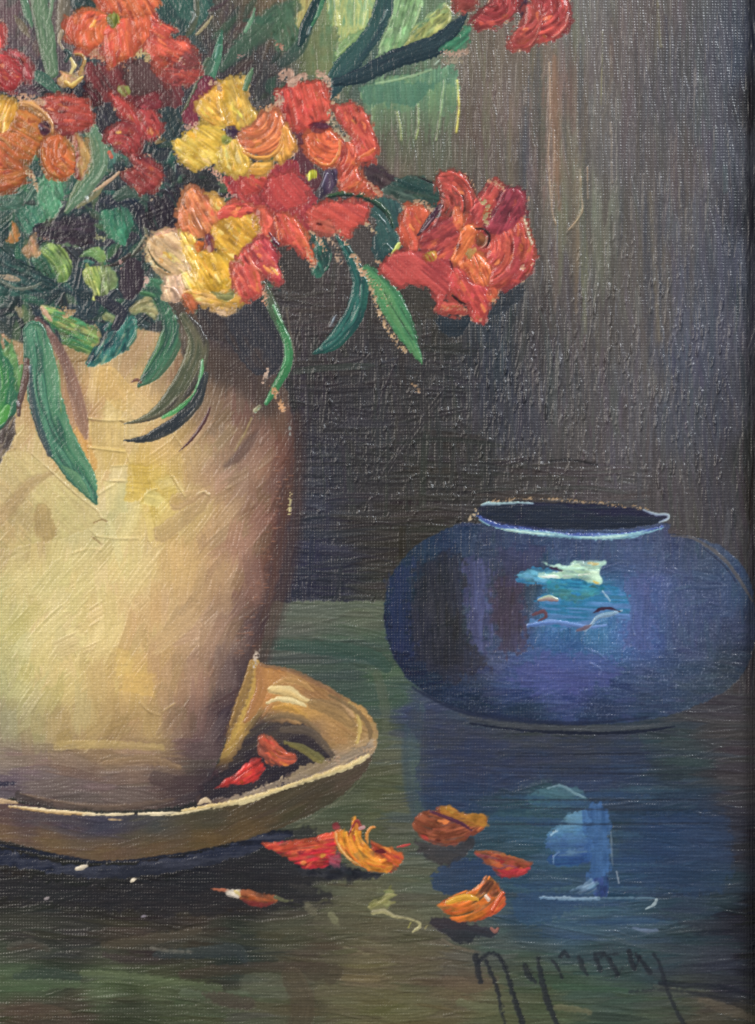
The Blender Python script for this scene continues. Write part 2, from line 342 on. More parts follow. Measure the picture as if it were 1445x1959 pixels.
# ---- long pushed ridges and light streaks of the wall
stroke(BACK, Q('1062 110 1064 260 1070 400'), [10, 16, 8], [(112, 86, 72), (140, 106, 88)], 1.2, soft=4, op=.6, wv=.5)
for p, wd, h, t in (
    ('1051 120 1053 200 1052 250 1049 290 1051 330 1056 400 1064 430', 1.6, 3.2, (190, 160, 130)), ('1060 250 1060 320 1058 360 1056 395', 1.4, 2.6, (180, 150, 125)),
    ('1110 325 1112 370 1114 405 1098 428 1088 440', 1.6, 3.2, (200, 168, 135)), ('1124 320 1125 380', 1.4, 2.2, (170, 140, 115)), ('1113 400 1100 430 1095 436', 1.6, 3.0, (190, 175, 140)),
    ('1168 235 1171 270 1170 300 1172 350', 1.5, 2.5, (150, 135, 118)), ('1153 60 1152 110 1150 200', 1.4, 2.2, (140, 135, 100)), ('1258 0 1261 50 1265 90', 2.2, 1.4, (130, 124, 96)),
    ('1245 370 1250 500 1258 600 1262 650', 3.5, .7, (104, 96, 84)), ('1049 500 1049 560 1052 600', 1.2, 2.6, None), ('1144 545 1138 590 1132 620 1126 660', 1.3, 3.0, None), ('1141 540 1136 600', 1.1, 2.2, None),
    ('1058 680 1050 730 1046 800', 1.2, 3.2, None), ('1070 660 1064 720 1060 790', 1.2, 3.2, None), ('1012 640 1014 700 1012 760', 1.2, 2.6, None), ('1060 650 1057 700 1052 740', 1.1, 2.8, None),
    ('955 560 953 640 952 760', 1.2, 2.2, None), ('1304 600 1304 625', 1.5, 3.0, None), ('1333 590 1334 680', 1.3, 1.6, None), ('1420 650 1432 730', 1.2, 1.3, None), ('906 170 905 260 912 300', 1.2, 1.6, None),
    ('1004 170 1000 260 1004 400', 1.2, 1.5, None), ('945 100 948 240', 1.2, 1.2, None), ('1373 915 1375 925', 2.0, 3.4, None), ('1402 975 1401 1010', 1.3, 2.6, None), ('1380 895 1378 960 1368 990', 1.2, 1.6, None),
    ('1045 888 1090 883 1130 888 1142 895', 2.0, 1.8, None), ('624 895 632 925', 1.4, 2.2, None), ('816 905 826 935', 2.2, 2.6, None), ('700 850 730 856 750 848', 2.2, 1.6, None), ('803 945 850 955', 2, 1.3, None),
    ('648 1020 653 1050', 1.2, 2.0, None), ('1350 915 1352 960', 1.2, 2.0, None)):
    ridge(Q(p), wd, h, t)
for i in range(560):      # short vertical nibs of paint the light catches
    if R.random() < .66: x = R.uniform(930, 1400); y = min(1.0, R.betavariate(2.5, 1.6)) * 560 + 390
    else: x = R.uniform(570, 1000); y = R.uniform(660, 1000)
    L = R.uniform(4, 26 if x > 930 else 9); ridge([(x, y), (x + R.uniform(-1, 1), y + L / 2), (x + R.uniform(-2, 1), y + L)], R.uniform(.9, 1.4), R.uniform(2.6, 6.5))
for i in range(420):  # pale grey tints paint the window's sheen along thin ridges
    x = R.uniform(900, 1425); y = 60 + 820 * R.betavariate(2.2, 1.5); L = R.uniform(12, 70)
    ridge([(x, y), (x + R.uniform(-1.5, 1.5), y + L / 2), (x + R.uniform(-3, 2), y + L)], R.uniform(.8, 1.3), R.uniform(.8, 2.2), R.choice([(128, 126, 130), (112, 112, 120), (136, 128, 118)]), R.uniform(.15, .5))
stroke(None, Q('1040 885 1090 880 1142 890'), [2, 5, 3], [(36, 34, 36)], .2, op=.8, wv=.8)

# ================================================================== table top
TAB_ = part('tabletop', None, 'painted glossy green-brown table top with horizontal strokes and reflections')
tab = T('''520 1180 90 94 84;600 1170 92 96 84;700 1180 90 96 80;560 1230 84 90 80;650 1255 60 76 68;720 1250 62 78 68;600 1300 66 76 71;560 1270 70 78 72;740 1290 72 88 72;740 1335 68 84 70;660 1310 62 72 70;730 1400 86 92 74;760 1450 96 93 74;740 1500 80 82 58;770 1560 84 84 68;660 1510 72 76 60;600 1585 82 86 70;720 1540 78 82 60;
790 1370 56 64 94;785 1450 66 82 86;830 1420 52 56 74;850 1500 46 58 84;850 1560 42 62 88;900 1450 48 54 74;1000 1410 60 64 68;1000 1470 48 56 80;1100 1430 58 62 66;1100 1490 48 60 84;1040 1520 56 82 92;960 1600 52 74 88;1000 1600 58 82 96;1000 1700 58 82 100;1000 1760 56 76 94;1070 1600 56 88 112;1200 1490 50 62 82;1200 1590 56 74 88;1260 1600 44 64 94;
1300 1450 50 60 64;1300 1550 46 60 82;1300 1690 50 64 82;1350 1600 50 64 86;1380 1700 54 68 78;1405 1600 56 56 66;1420 1500 60 56 60;1432 1600 40 38 46;1437 1750 26 24 32;1434 1850 30 30 36;1400 1400 64 60 62;1380 1350 62 60 66;1420 1300 58 56 58;
1100 1770 72 96 116;1200 1760 70 92 112;1300 1800 54 68 77;1150 1830 66 82 86;1250 1850 62 77 84;1380 1850 58 62 74;1180 1700 50 72 98;
1100 1900 72 88 74;1200 1900 66 82 72;1250 1935 76 84 70;1350 1930 84 78 66;1430 1940 62 60 52;1400 1885 46 46 58;1300 1915 76 82 70;1000 1860 74 84 70;1060 1930 80 88 64;950 1800 72 82 80;
700 1850 100 90 66;800 1850 92 84 66;750 1930 90 86 58;900 1900 98 86 66;940 1940 86 88 64;850 1730 84 84 70;760 1770 88 84 66;700 1720 92 90 70;800 1680 86 90 76;640 1760 76 74 58;620 1850 78 72 56;580 1900 82 76 60;590 1940 76 70 54;650 1930 94 90 66;500 1900 92 94 76;
20 1690 70 66 62;100 1700 62 62 60;200 1700 60 58 60;300 1720 60 56 60;50 1800 80 78 70;150 1800 70 68 64;250 1790 82 74 62;300 1815 66 58 56;380 1770 78 68 58;100 1850 66 74 64;20 1875 84 98 72;60 1890 82 96 72;200 1880 98 110 80;300 1885 94 104 74;250 1925 72 76 58;380 1935 80 86 64;50 1935 88 74 62;150 1945 86 76 62;400 1850 74 74 58;
440 1832 56 64 62;450 1700 54 50 52;500 1670 52 52 56;560 1700 54 54 52;380 1670 46 48 60;560 1780 74 72 58;600 1840 70 62 52;860 1830 88 80 68;-60 1700 70 66 62;-60 1900 80 86 68;200 2020 80 80 62;900 2020 90 86 60;1300 2020 60 64 56''')  # darkest samples along the right paint in shade from the frame
tab = adj(tab, 1.0, (1.0, 1.0, .99), 0)
tab = [(x, y, [v * ((.76 if c[1] < 80 else .88) if (x < 560 and y > 1600) else .9 if (x > 950 and y > 1500) else 1.0) * (.74 if (x < 520 and 1640 < y < 1770) else 1) for v in c]) for x, y, c in tab]
region(TAB_, Q('480 1152 600 1150 740 1150 800 1250 900 1360 1200 1375 1330 1340 1400 1325 1470 1330 1470 2060 700 2060 -110 2060 -110 1500 300 1500'), tab,
       lambda x, y: 0 if R.random() < .85 else R.uniform(-14, 12), 2600, (60, 190), (7, 22), 1.5, 4.2, rag=3, soft=3, closed=False, speck=8, wv=.9, an='h')
# darker blue mirror image of the jar and other broad passages
REF = part('jar_reflection', None, 'blue mirror image of the jar in the table top')
stroke(REF, Q('800 1360 790 1400 786 1450 790 1500 800 1550'), [30, 34, 30], [(70, 88, 88), (58, 72, 84)], .8, soft=5, op=.55, wv=1)
patch(REF, Q('782 1368 830 1360 900 1395 1050 1408 1200 1402 1240 1450 1200 1500 1080 1495 960 1510 900 1545 820 1560 800 1500 800 1430'), [(58, 60, 72), (48, 54, 78), (46, 60, 86)], 0, 1.0, rag=6, br=.5, soft=5, wv=1, op=.55, fine=4)
patch(REF, Q('826 1680 850 1655 900 1640 960 1650 930 1690 900 1705 860 1712 835 1700'), [(46, 62, 92), (40, 58, 88)], -8, 1.0, rag=4, soft=3, wv=1, op=.8)
patch(REF, Q('920 1560 1060 1558 1080 1590 1000 1600 930 1600'), [(60, 84, 90), (52, 76, 92)], 0, 1.2, rag=5, soft=5, op=.6, wv=.8)
patch(REF, Q('985 1712 1100 1704 1130 1712 1060 1760 1000 1765'), [(46, 66, 100), (50, 74, 100)], 0, 1.2, rag=5, soft=5, op=.6, wv=.8)
patch(REF, Q('1010 1520 1060 1505 1110 1510 1118 1535 1060 1540 1020 1535'), [(78, 112, 122), (64, 98, 112)], 5, 2, rag=3, soft=2.5, op=.75, wv=.5)
patch(REF, Q('1240 1560 1380 1560 1400 1620 1380 1700 1260 1700 1190 1660 1190 1590'), [(44, 62, 92), (46, 66, 96)], 0, 1.0, rag=6, soft=9, op=.5, wv=1)
for i in range(60):
    x = R.uniform(990, 1230); y = R.uniform(1510, 1795); L = R.uniform(50, 170)
    g = R.choice([(60, 88, 112), (52, 76, 108), (66, 94, 108), (48, 70, 102), (70, 100, 124)])
    stroke(REF, [(x - L / 2, y), (x, y + R.uniform(-3, 3)), (x + L / 2, y + R.uniform(-3, 3))], [3, R.uniform(6, 14), 3], [g, tuple(v * .9 for v in g)], .9, soft=3, rag=2.5, op=R.uniform(.25, .55), wv=.9)
patch(REF, Q('1052 1600 1080 1570 1122 1548 1122 1595 1090 1604'), [(110, 150, 172), (84, 128, 168)], -3, 3, rag=5, soft=3, op=.85, wv=.3)
patch(REF, Q('1050 1604 1122 1596 1124 1625 1052 1628'), [(84, 122, 158), (58, 84, 132)], -2, 2.2, rag=3, op=.85, wv=.4)
patch(REF, Q('1054 1636 1124 1622 1124 1652 1060 1656'), [(90, 120, 150), (46, 72, 124), (50, 84, 122)], -4, 2.2, rag=2, op=.9, wv=.4)
patch(REF, Q('1118 1552 1162 1548 1163 1700 1130 1704 1124 1640'), [(58, 94, 146), (74, 112, 164), (56, 88, 136)], 90, 1.6, rag=4, soft=3.5, op=.72, wv=.5, k=3)
patch(REF, Q('1135 1680 1164 1680 1160 1714 1140 1716'), [(40, 54, 84), (60, 74, 130)], 90, 1.5, rag=2, op=.8)
ridge(Q('1054 1598 1060 1592 1066 1590'), 2, 2, (190, 215, 225)); ridge(Q('1059 1652 1060 1638 1070 1630'), 1.6, 2, (130, 160, 190))
patch(REF, Q('1090 1706 1115 1692 1134 1682 1140 1710'), [(60, 84, 112), (130, 152, 172), (60, 84, 110)], -28, 3, rag=1.5, op=.9)
stroke(REF, Q('1032 1716 1080 1718 1145 1719'), [4, 7, 5], [(136, 158, 176), (104, 132, 158)], 2.6, rag=2, dry=.2)
stroke(REF, Q('1145 1718 1200 1717 1252 1718'), [4, 3, 3], [(96, 120, 136)], 2, rag=1.2, op=.85)
stroke(REF, Q('1256 1722 1250 1731 1236 1738'), [6, 6, 3], [(150, 165, 170)], 3)
stroke(REF, Q('1212 1774 1235 1780 1257 1779'), [4, 8, 5], [(96, 112, 142), (116, 128, 152)], 1.6, op=.7, soft=2)
stroke(REF, Q('1169 1590 1170 1620 1172 1655'), [2, 4, 2], [(110, 126, 140)], 2, op=.8); stroke(REF, Q('1180 1668 1184 1688'), 3, [(120, 132, 146)], 2)
stroke(REF, Q('1048 1508 1075 1503 1100 1518 1120 1526'), [3, 6, 3], [(130, 160, 170)], 2.4, op=.7)
for y in (1440, 1448, 1465, 1478, 1530, 1545, 1576): stroke(None, [(R.uniform(800, 1040), y), (1150, y + R.uniform(-6, 6)), (R.uniform(1230, 1390), y + R.uniform(-6, 6))], [2, 4, 2], [(36, 40, 52)], .4, op=.5, wv=1)
ridge(Q('1330 1410 1345 1418 1380 1430'), 1.8, 1.2); ridge(Q('1360 1440 1365 1475 1374 1492'), 1.6, 1.2)
# green-brown broad strokes on the table
for p, wd, cs, op in (
    ('500 1232 600 1238 700 1252 740 1275', [14, 26, 28, 26], [(56, 78, 68), (50, 70, 64)], .7), ('640 1320 700 1330 760 1335', [40, 50, 40], [(64, 82, 70), (58, 76, 66)], .5), ('720 1290 735 1340 738 1400', [16, 20, 14], [(88, 92, 76)], .5),
    ('300 1826 380 1822 450 1818 470 1836', [14, 22, 24, 16], [(60, 66, 64), (50, 56, 58)], .8), ('350 1865 420 1856 520 1850 620 1852', [16, 22, 20, 22], [(74, 62, 54), (64, 58, 48)], .6), ('160 1862 260 1870 330 1880 420 1890', [14, 18, 16, 14], [(98, 108, 78), (84, 94, 70)], .65),
    ('30 1868 100 1862 150 1870', [14, 22, 14], [(58, 70, 60)], .7), ('0 1885 60 1884 150 1882', [20, 24, 14], [(84, 100, 72)], .6), ('350 1900 420 1905 470 1902', [14, 18, 18], [(94, 102, 84), (78, 88, 66)], .7), ('390 1902 430 1912 478 1920', [6, 26, 22], [(76, 68, 58), (70, 62, 54)], .75),
    ('476 1880 520 1880 540 1895', [36, 40, 36], [(90, 92, 76)], .45), ('560 1870 580 1920 570 1970', [42, 46, 44], [(80, 70, 56)], .6), ('600 1862 640 1860 630 1875', [30, 30, 20], [(72, 64, 52)], .6), ('620 1900 680 1910 760 1905', [40, 50, 30], [(98, 92, 68)], .4),
    ('860 1880 900 1885 935 1880', [26, 34, 20], [(98, 84, 68)], .6), ('880 1918 920 1926 960 1930', [14, 18, 12], [(100, 102, 76)], .7), ('200 1808 260 1800 330 1790 380 1778', [16, 20, 18, 12], [(84, 74, 60), (76, 68, 56)], .6), ('200 1826 240 1835 300 1832', [10, 14, 10], [(62, 54, 52)], .7),
    ('20 1812 60 1806 95 1815', [12, 18, 6], [(84, 82, 74), (78, 66, 56)], .6), ('290 1812 320 1818 370 1820', [4, 7, 4], [(112, 108, 98)], .7), ('-40 1935 60 1930 130 1938', [20, 26, 16], [(92, 76, 64)], .5), ('600 1400 700 1480 640 1540', [2, 2, 2], [(92, 92, 76)], .3),
    ('1060 1888 1130 1890 1200 1894', [10, 14, 8], [(60, 82, 64)], .6), ('1065 1925 1100 1930 1130 1936', [10, 12, 6], [(108, 104, 80)], .7), ('1340 1912 1390 1930 1440 1948', [8, 20, 12], [(96, 86, 72)], .6), ('880 1860 920 1876 950 1872', [10, 16, 12], [(84, 74, 62)], .5),
    ('620 1762 660 1745 700 1700', [40, 50, 40], [(92, 88, 70)], .4), ('556 1692 580 1700 600 1706', [4, 16, 8], [(116, 110, 90), (92, 88, 72)], .7), ('585 1728 596 1742 606 1738', [10, 14, 8], [(120, 114, 92)], .6), ('632 1750 640 1760 646 1768', [10, 13, 7], [(128, 126, 96)], .7), ('660 1812 685 1818 705 1826', [3, 4, 3], [(128, 120, 92)], .6)):
    stroke(None, Q(p), wd, cs, 1.6, soft=3, op=op, rag=2.5, wv=.8)
HL = part('table_highlight', None, 'pale olive flick of light on the table top')
patch(HL, Q('703 1734 715 1722 735 1712 748 1692 752 1710 760 1712 742 1722 756 1726 738 1738 715 1742'), [(112, 112, 66), (168, 160, 112), (120, 118, 72)], -25, 4, rag=1.5)
stroke(HL, Q('715 1745 735 1742 755 1752 780 1756 800 1764 803 1772 790 1782'), [10, 9, 6, 4, 5, 6, 3], [(150, 142, 112), (168, 160, 116)], 3); stroke(HL, Q('786 1765 782 1774'), 3, [(150, 144, 84)], 2.5)
stroke(None, Q('846 1796 862 1806 885 1814 905 1820'), [5, 5, 4, 3], [(104, 96, 82)], 1.8); stroke(None, Q('813 1775 818 1770'), 3, [(150, 140, 100)], 2)

# ---- shadow under the saucer
SH = part('saucer_shadow', None, 'navy shadow painted along the underside of the saucer')
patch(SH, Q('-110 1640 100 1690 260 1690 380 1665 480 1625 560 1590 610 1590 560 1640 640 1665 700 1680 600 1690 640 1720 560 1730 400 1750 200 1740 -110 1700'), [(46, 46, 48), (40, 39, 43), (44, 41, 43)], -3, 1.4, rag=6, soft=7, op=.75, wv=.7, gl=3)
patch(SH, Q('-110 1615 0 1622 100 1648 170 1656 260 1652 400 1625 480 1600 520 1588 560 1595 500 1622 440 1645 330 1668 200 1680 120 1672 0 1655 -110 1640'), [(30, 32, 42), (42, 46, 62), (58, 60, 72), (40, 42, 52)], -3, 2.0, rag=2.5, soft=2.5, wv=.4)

# ================================================================== vase
VASE = part('vase', None, 'painted cream and ochre vase, brown in shade on its right side')
vas = T('''250 680 168 140 94;290 660 176 146 102;200 740 200 164 104;250 770 205 170 112;120 700 150 120 86;340 700 150 120 90;420 700 90 72 60;440 660 56 50 54;470 690 58 52 54;510 750 74 60 54;450 780 118 94 74;530 820 108 80 64;548 870 108 72 60;430 830 140 112 86;400 800 130 104 80;385 850 186 156 108;
330 860 202 168 108;230 820 208 180 122;200 900 206 176 116;155 860 200 148 84;155 790 170 134 96;290 900 198 166 84;300 950 204 172 80;230 960 208 192 134;320 960 212 188 118;400 930 172 136 102;440 890 140 112 90;480 900 152 120 94;500 960 130 96 76;538 980 92 60 52;555 930 84 60 54;420 1000 182 146 106;470 1040 156 120 92;520 1060 108 76 62;545 1040 76 56 56;
380 970 196 166 106;100 940 202 180 122;50 880 198 172 118;20 930 184 154 114;30 1000 168 138 98;-50 1000 170 150 110;60 1060 190 168 110;150 980 190 176 118;180 1010 196 182 126;60 1110 208 188 124;150 1080 210 188 124;250 1080 214 190 126;350 1080 202 166 108;420 1100 176 140 102;490 1120 128 96 78;530 1100 78 58 58;
10 1200 196 184 120;100 1200 214 192 130;200 1200 216 190 126;300 1200 202 166 112;380 1200 182 148 110;440 1200 146 115 93;480 1200 94 72 66;505 1200 62 52 56;-60 1200 180 174 120;
10 1300 178 172 114;60 1300 198 180 116;130 1300 206 182 116;200 1300 196 166 106;260 1300 210 172 102;320 1300 176 140 98;380 1300 160 126 96;425 1300 112 88 76;455 1300 70 57 58;
10 1380 150 140 105;60 1390 162 150 100;120 1390 174 148 98;180 1380 184 156 102;230 1400 160 130 88;290 1400 176 146 96;350 1380 138 108 84;390 1390 92 72 66;425 1380 64 54 56;-60 1380 130 120 90;
20 1450 134 116 99;60 1460 128 106 92;130 1450 132 108 86;200 1440 146 120 88;260 1450 136 110 88;330 1455 126 102 82;375 1440 86 70 66;
20 1500 90 80 84;80 1500 108 92 88;150 1500 102 86 82;220 1500 106 88 80;300 1500 98 80 74;350 1510 80 64 63;390 1500 54 45 50;100 1540 84 72 66;200 1540 90 75 66;300 1535 88 72 62;360 1530 66 54 52''')
vase_poly = Q('-110 690 60 660 150 660 250 630 330 640 400 640 480 660 530 720 548 745 558 790 564 850 561 930 553 1000 540 1080 520 1160 495 1250 470 1320 445 1385 425 1440 405 1490 385 1525 340 1543 260 1550 160 1548 80 1540 20 1526 -110 1505')
def dir_vase(x, y):
    if y > 1420: return R.gauss(2, 5)
    return R.choice([R.gauss(-55, 10), R.gauss(88, 6), R.gauss(90, 6), R.gauss(-60, 14)])
vas = adj(vas, 1.0, (1.005, 1.01, 1.05), 1)
region(VASE, vase_poly, vas, dir_vase, 1300, (40, 130), (14, 40), 1.2, 5.0, rag=2.5, soft=3.5, wv=.75, speck=7, mixc=.45)
for p, wd, cs, h, op in (      # knife-like slabs
    ('200 790 236 790', [50], [(206, 178, 118), (214, 190, 134)], 3.2, .8), ('172 832 238 832', [52], [(208, 178, 116), (200, 172, 112)], 3.0, .8), ('176 880 244 880', [44], [(206, 176, 104), (200, 172, 116)], 2.6, .75),
    ('210 905 242 905', [28], [(216, 198, 148)], 2.4, .7), ('200 950 244 950', [56], [(206, 196, 140), (212, 194, 134)], 2.6, .75), ('262 960 270 890', [44], [(200, 168, 84), (206, 174, 86)], 2.6, .8), ('292 965 300 940', [38], [(214, 196, 126)], 2.4, .8),
    ('315 915 335 965', [30], [(206, 176, 88), (214, 192, 128)], 2.8, .75), ('150 830 170 890', [26, 34], [(204, 152, 84), (200, 160, 100)], 2.2, .7), ('205 725 235 760', [50, 50], [(206, 170, 104)], 2, .5), ('262 770 300 800', [40, 34], [(206, 176, 124)], 1.8, .5),
    ('340 960 400 935', [34, 10], [(190, 158, 110), (170, 136, 104)], 2, .6), ('310 1020 380 970 400 945', [34, 26, 8], [(170, 140, 104)], 1.6, .5), ('240 1290 240 1240', [30], [(212, 180, 108)], 1.6, .5), ('262 1330 268 1290', [60], [(212, 174, 102)], 1.6, .45),
    ('120 1400 130 1425', [30], [(156, 132, 84)], 1.4, .6), ('160 1420 200 1390 260 1370', [30, 30, 10], [(160, 132, 86)], 1.6, .45), ('110 1425 200 1424 310 1430', [16, 18, 12], [(186, 160, 104)], 1.8, .6), ('200 1460 280 1452 345 1468', [10, 18, 8], [(152, 124, 92), (136, 110, 86)], 2.0, .7),
    ('50 1520 120 1540 230 1544 330 1530', [8, 14, 14, 6], [(112, 92, 78), (72, 60, 54)], 1.8, .6), ('0 1500 30 1498', [10, 6], [(44, 44, 60)], 1.2, .8), ('35 1520 60 1532 100 1538', [14, 12, 6], [(64, 56, 54)], 1, .7),
    ('300 1490 350 1500 385 1480', [30, 34, 24], [(72, 58, 58)], 1, .5), ('470 1120 440 1220 400 1330', [10, 16, 10], [(132, 104, 86)], 1, .3), ('300 1230 380 1160 430 1080', [26, 30, 14], [(188, 154, 112)], 1.4, .35)):
    q = Q(p)
    if len(q) == 2 and len(wd) == 1:      # flat slab of the knife
        (ax, ay), (bx, by) = q; L_ = math.hypot(bx - ax, by - ay); ux, uy = (bx - ax) / L_, (by - ay) / L_; w2 = wd[0] / 2
        sh = R.uniform(-6, 6); c4 = [(ax - uy * w2 + sh, ay + ux * w2), (bx - uy * w2, by + uy * sh + ux * w2), (bx + uy * w2 + sh / 2, by - ux * w2), (ax + uy * w2, ay - ux * w2 + uy * sh)]
        patch(None, c4, cs, math.degrees(math.atan2(uy, ux)) + 90, h * .6, rag=2.2, soft=3, wv=.4, k=1, op=op); continue
    if len(q) == 2: q = [q[0], ((q[0][0] + q[1][0]) / 2, (q[0][1] + q[1][1]) / 2), q[1]]
    stroke(None, q, wd if len(wd) > 1 else wd[0], cs, h, soft=2.2, op=op, rag=2, wv=.4)
patch(None, Q('0 872 30 862 62 868 100 905 150 950 192 985 190 998 170 1012 120 1030 60 1040 0 1050 -40 1000 -40 900'), [(204, 182, 124), (192, 178, 120), (198, 176, 118)], 45, 3.4, rag=1.5, soft=2, op=.55, wv=.4)
stroke(None, Q('-20 1010 20 970 60 925 100 905'), [24, 26, 22, 8], [(160, 132, 94), (172, 144, 104)], 1.4, soft=5, op=.6)
patch(None, Q('66 985 78 965 92 968 104 1000 108 1025 88 1036 68 1020'), [(160, 134, 88), (170, 142, 96)], 80, 1.6, rag=2, soft=3, op=.7, wv=.5)
for p, wd, h, t in (('62 868 100 902 150 948 185 975 196 992', 1.8, 2.6, (222, 200, 150)), ('28 770 30 810 30 858', 2, 2.8, (210, 180, 130)), ('170 800 200 804 238 804', 2, 3.6, (222, 196, 138)), ('172 856 205 860 240 864', 2, 3.6, (224, 196, 130)),
    ('172 800 171 850 173 890', 1.6, 2, (214, 188, 128)), ('246 750 244 800 240 850', 2, 2.4, (214, 184, 126)), ('205 920 222 920 240 920', 1.8, 3, (224, 204, 150)), ('215 892 245 890', 1.6, 2.4, (216, 194, 134)), ('190 945 205 935 222 926', 2, 2.6, (218, 198, 140)),
    ('268 960 285 940 300 935', 2, 2.6, (218, 196, 130)), ('330 910 345 935 355 950', 2, 2.8, (214, 188, 124)), ('185 1025 220 1030 265 1030', 1.8, 2.6, (218, 196, 140)), ('140 1058 170 1050 195 1052', 1.8, 2.2, (214, 190, 130)), ('380 945 390 940 400 946', 2.4, 3, (226, 200, 150)),
    ('245 870 253 900 256 940', 1.6, 2, (212, 184, 116)), ('284 1030 291 1045 290 1060', 2, 2, None), ('500 850 503 838', 2.4, 2.5, None), ('270 1345 285 1360 305 1368', 1.8, 2.4, (180, 150, 104)), ('310 1362 335 1345', 1.8, 1.6, (196, 164, 114)), ('235 1270 236 1330', 1.4, 1.4, (214, 182, 114)),
    ('40 1518 100 1530 180 1542 240 1540', 1.8, 1.6, (132, 110, 92)), ('190 1455 215 1445', 1.6, 1.6, None), ('330 825 350 855', 1.6, 1.8, (206, 176, 120)), ('435 935 442 930', 2.4, 3, (190, 160, 120)), ('170 1010 185 1025', 1.5, 2, None)):
    ridge(Q(p), wd, h, t)
for p in ('180 1000 196 994 205 998', '176 1026 195 1042', '230 805 242 810 262 810'): stroke(None, Q(p), 3, [(140, 112, 74)], .2, op=.7)
stroke(None, Q('432 892 455 875 475 850 492 828'), [6, 18, 20, 8], [(88, 68, 66), (104, 82, 74)], 1, soft=6, op=.7)
stroke(None, Q('450 862 468 830 482 800'), [3, 4, 4], [(150, 130, 92)], 1.4, op=.8)
stroke(None, Q('487 785 497 778'), [6, 7], [(170, 170, 130)], 2.5, op=.9)
stroke(None, Q('566 800 568 860 563 930 556 1000 543 1080 522 1160 498 1250 474 1325 452 1380 432 1430'), [26, 34, 44, 50, 50, 46, 40, 34, 30], [(66, 50, 50), (78, 56, 50), (62, 50, 54)], .8, soft=11, op=.62, wv=.9, rag=3)
stroke(None, Q('392 690 430 700 480 730 520 780'), [50, 70, 60, 30], [(70, 56, 50), (62, 52, 50)], .8, soft=14, op=.6, wv=.9, rag=3)
for i in range(70):            # reddish ground on the turning edge
    y = R.uniform(870, 1250); x = 548 - max(0, y - 900) * .22 + R.uniform(-26, 10); ridge([(x, y), (x + R.uniform(3, 9), y)], 1.1, .9, (150, 104, 82), .6)
flecks(Q('556 938 555 960 553 982'), 5, .62, (205, 190, 140)); flecks(Q('552 812 556 830'), 4, .55, (160, 165, 160))

# ================================================================== saucer
SAU = part('saucer', None, 'painted ochre saucer under the vase with a lit cream rim')
under = T('''-50 1560 108 84 74;0 1560 106 82 76;50 1568 92 77 78;120 1575 82 74 84;200 1582 70 70 84;300 1582 78 80 76;400 1575 77 72 58;500 1562 86 74 56;600 1528 88 76 58;660 1492 96 82 66;
-50 1592 128 100 72;0 1590 132 104 73;100 1608 124 97 66;200 1622 118 94 66;300 1612 113 91 62;400 1600 113 88 52;480 1588 106 86 55;560 1560 82 76 56;620 1535 74 72 54''')
under = adj(under, .95, (.86, .85, .87), 0)
region(SAU, Q('-110 1525 60 1540 180 1558 300 1555 400 1545 500 1522 600 1490 690 1446 716 1430 712 1452 694 1482 655 1520 600 1556 520 1590 450 1610 350 1632 240 1646 170 1646 100 1632 0 1606 -110 1590'), under,
       lambda x, y: R.gauss(5 if x < 200 else (-8 if x < 450 else -24), 3), 500, (60, 160), (8, 18), .9, 2.6, rag=1.6, soft=2, wv=.5, speck=5, sc_=16)
inside = adj(T('''490 1290 178 138 84;478 1320 180 145 80;500 1330 168 122 78;455 1390 172 142 80;440 1425 150 124 72;530 1290 156 116 76;560 1310 150 118 80;600 1330 132 102 72;560 1355 186 146 84;540 1385 108 90 72;600 1360 168 134 84;600 1395 112 92 74;640 1380 152 122 82;650 1345 128 104 76;640 1410 144 114 76;
680 1360 160 130 84;690 1400 134 110 74;705 1420 150 128 96;700 1440 160 140 118;620 1440 110 98 76;560 1430 60 52 52;500 1400 56 50 52;470 1440 52 44 48;430 1490 48 40 44;520 1480 44 40 48;560 1470 70 60 58;400 1520 56 46 48;640 1450 150 130 112;600 1470 150 134 120;500 1510 132 118 106;450 1525 138 122 110'''), 1.08, (1.08, 1.04, 1.0), 6)
region(SAU, Q('488 1262 500 1270 530 1276 570 1288 620 1311 665 1336 698 1356 715 1378 724 1405 720 1430 706 1449 660 1470 600 1492 520 1518 440 1538 390 1545 375 1530 400 1495 430 1430 455 1365 480 1290'), inside,
       lambda x, y: R.gauss(28 if x > 520 and y < 1420 else -55 if x < 520 and y < 1440 else -20, 8), 380, (24, 70), (6, 15), 1.2, 4, rag=2, soft=2, wv=.55, speck=7, sc_=12)
patch(SAU, Q('478 1400 500 1385 540 1382 590 1392 620 1430 640 1450 600 1462 560 1478 520 1500 470 1518 420 1530 384 1528 395 1500 440 1460'), [(72, 64, 60), (48, 42, 48), (40, 36, 44)], -25, 1.5, rag=3, soft=3, op=.9, wv=.8)
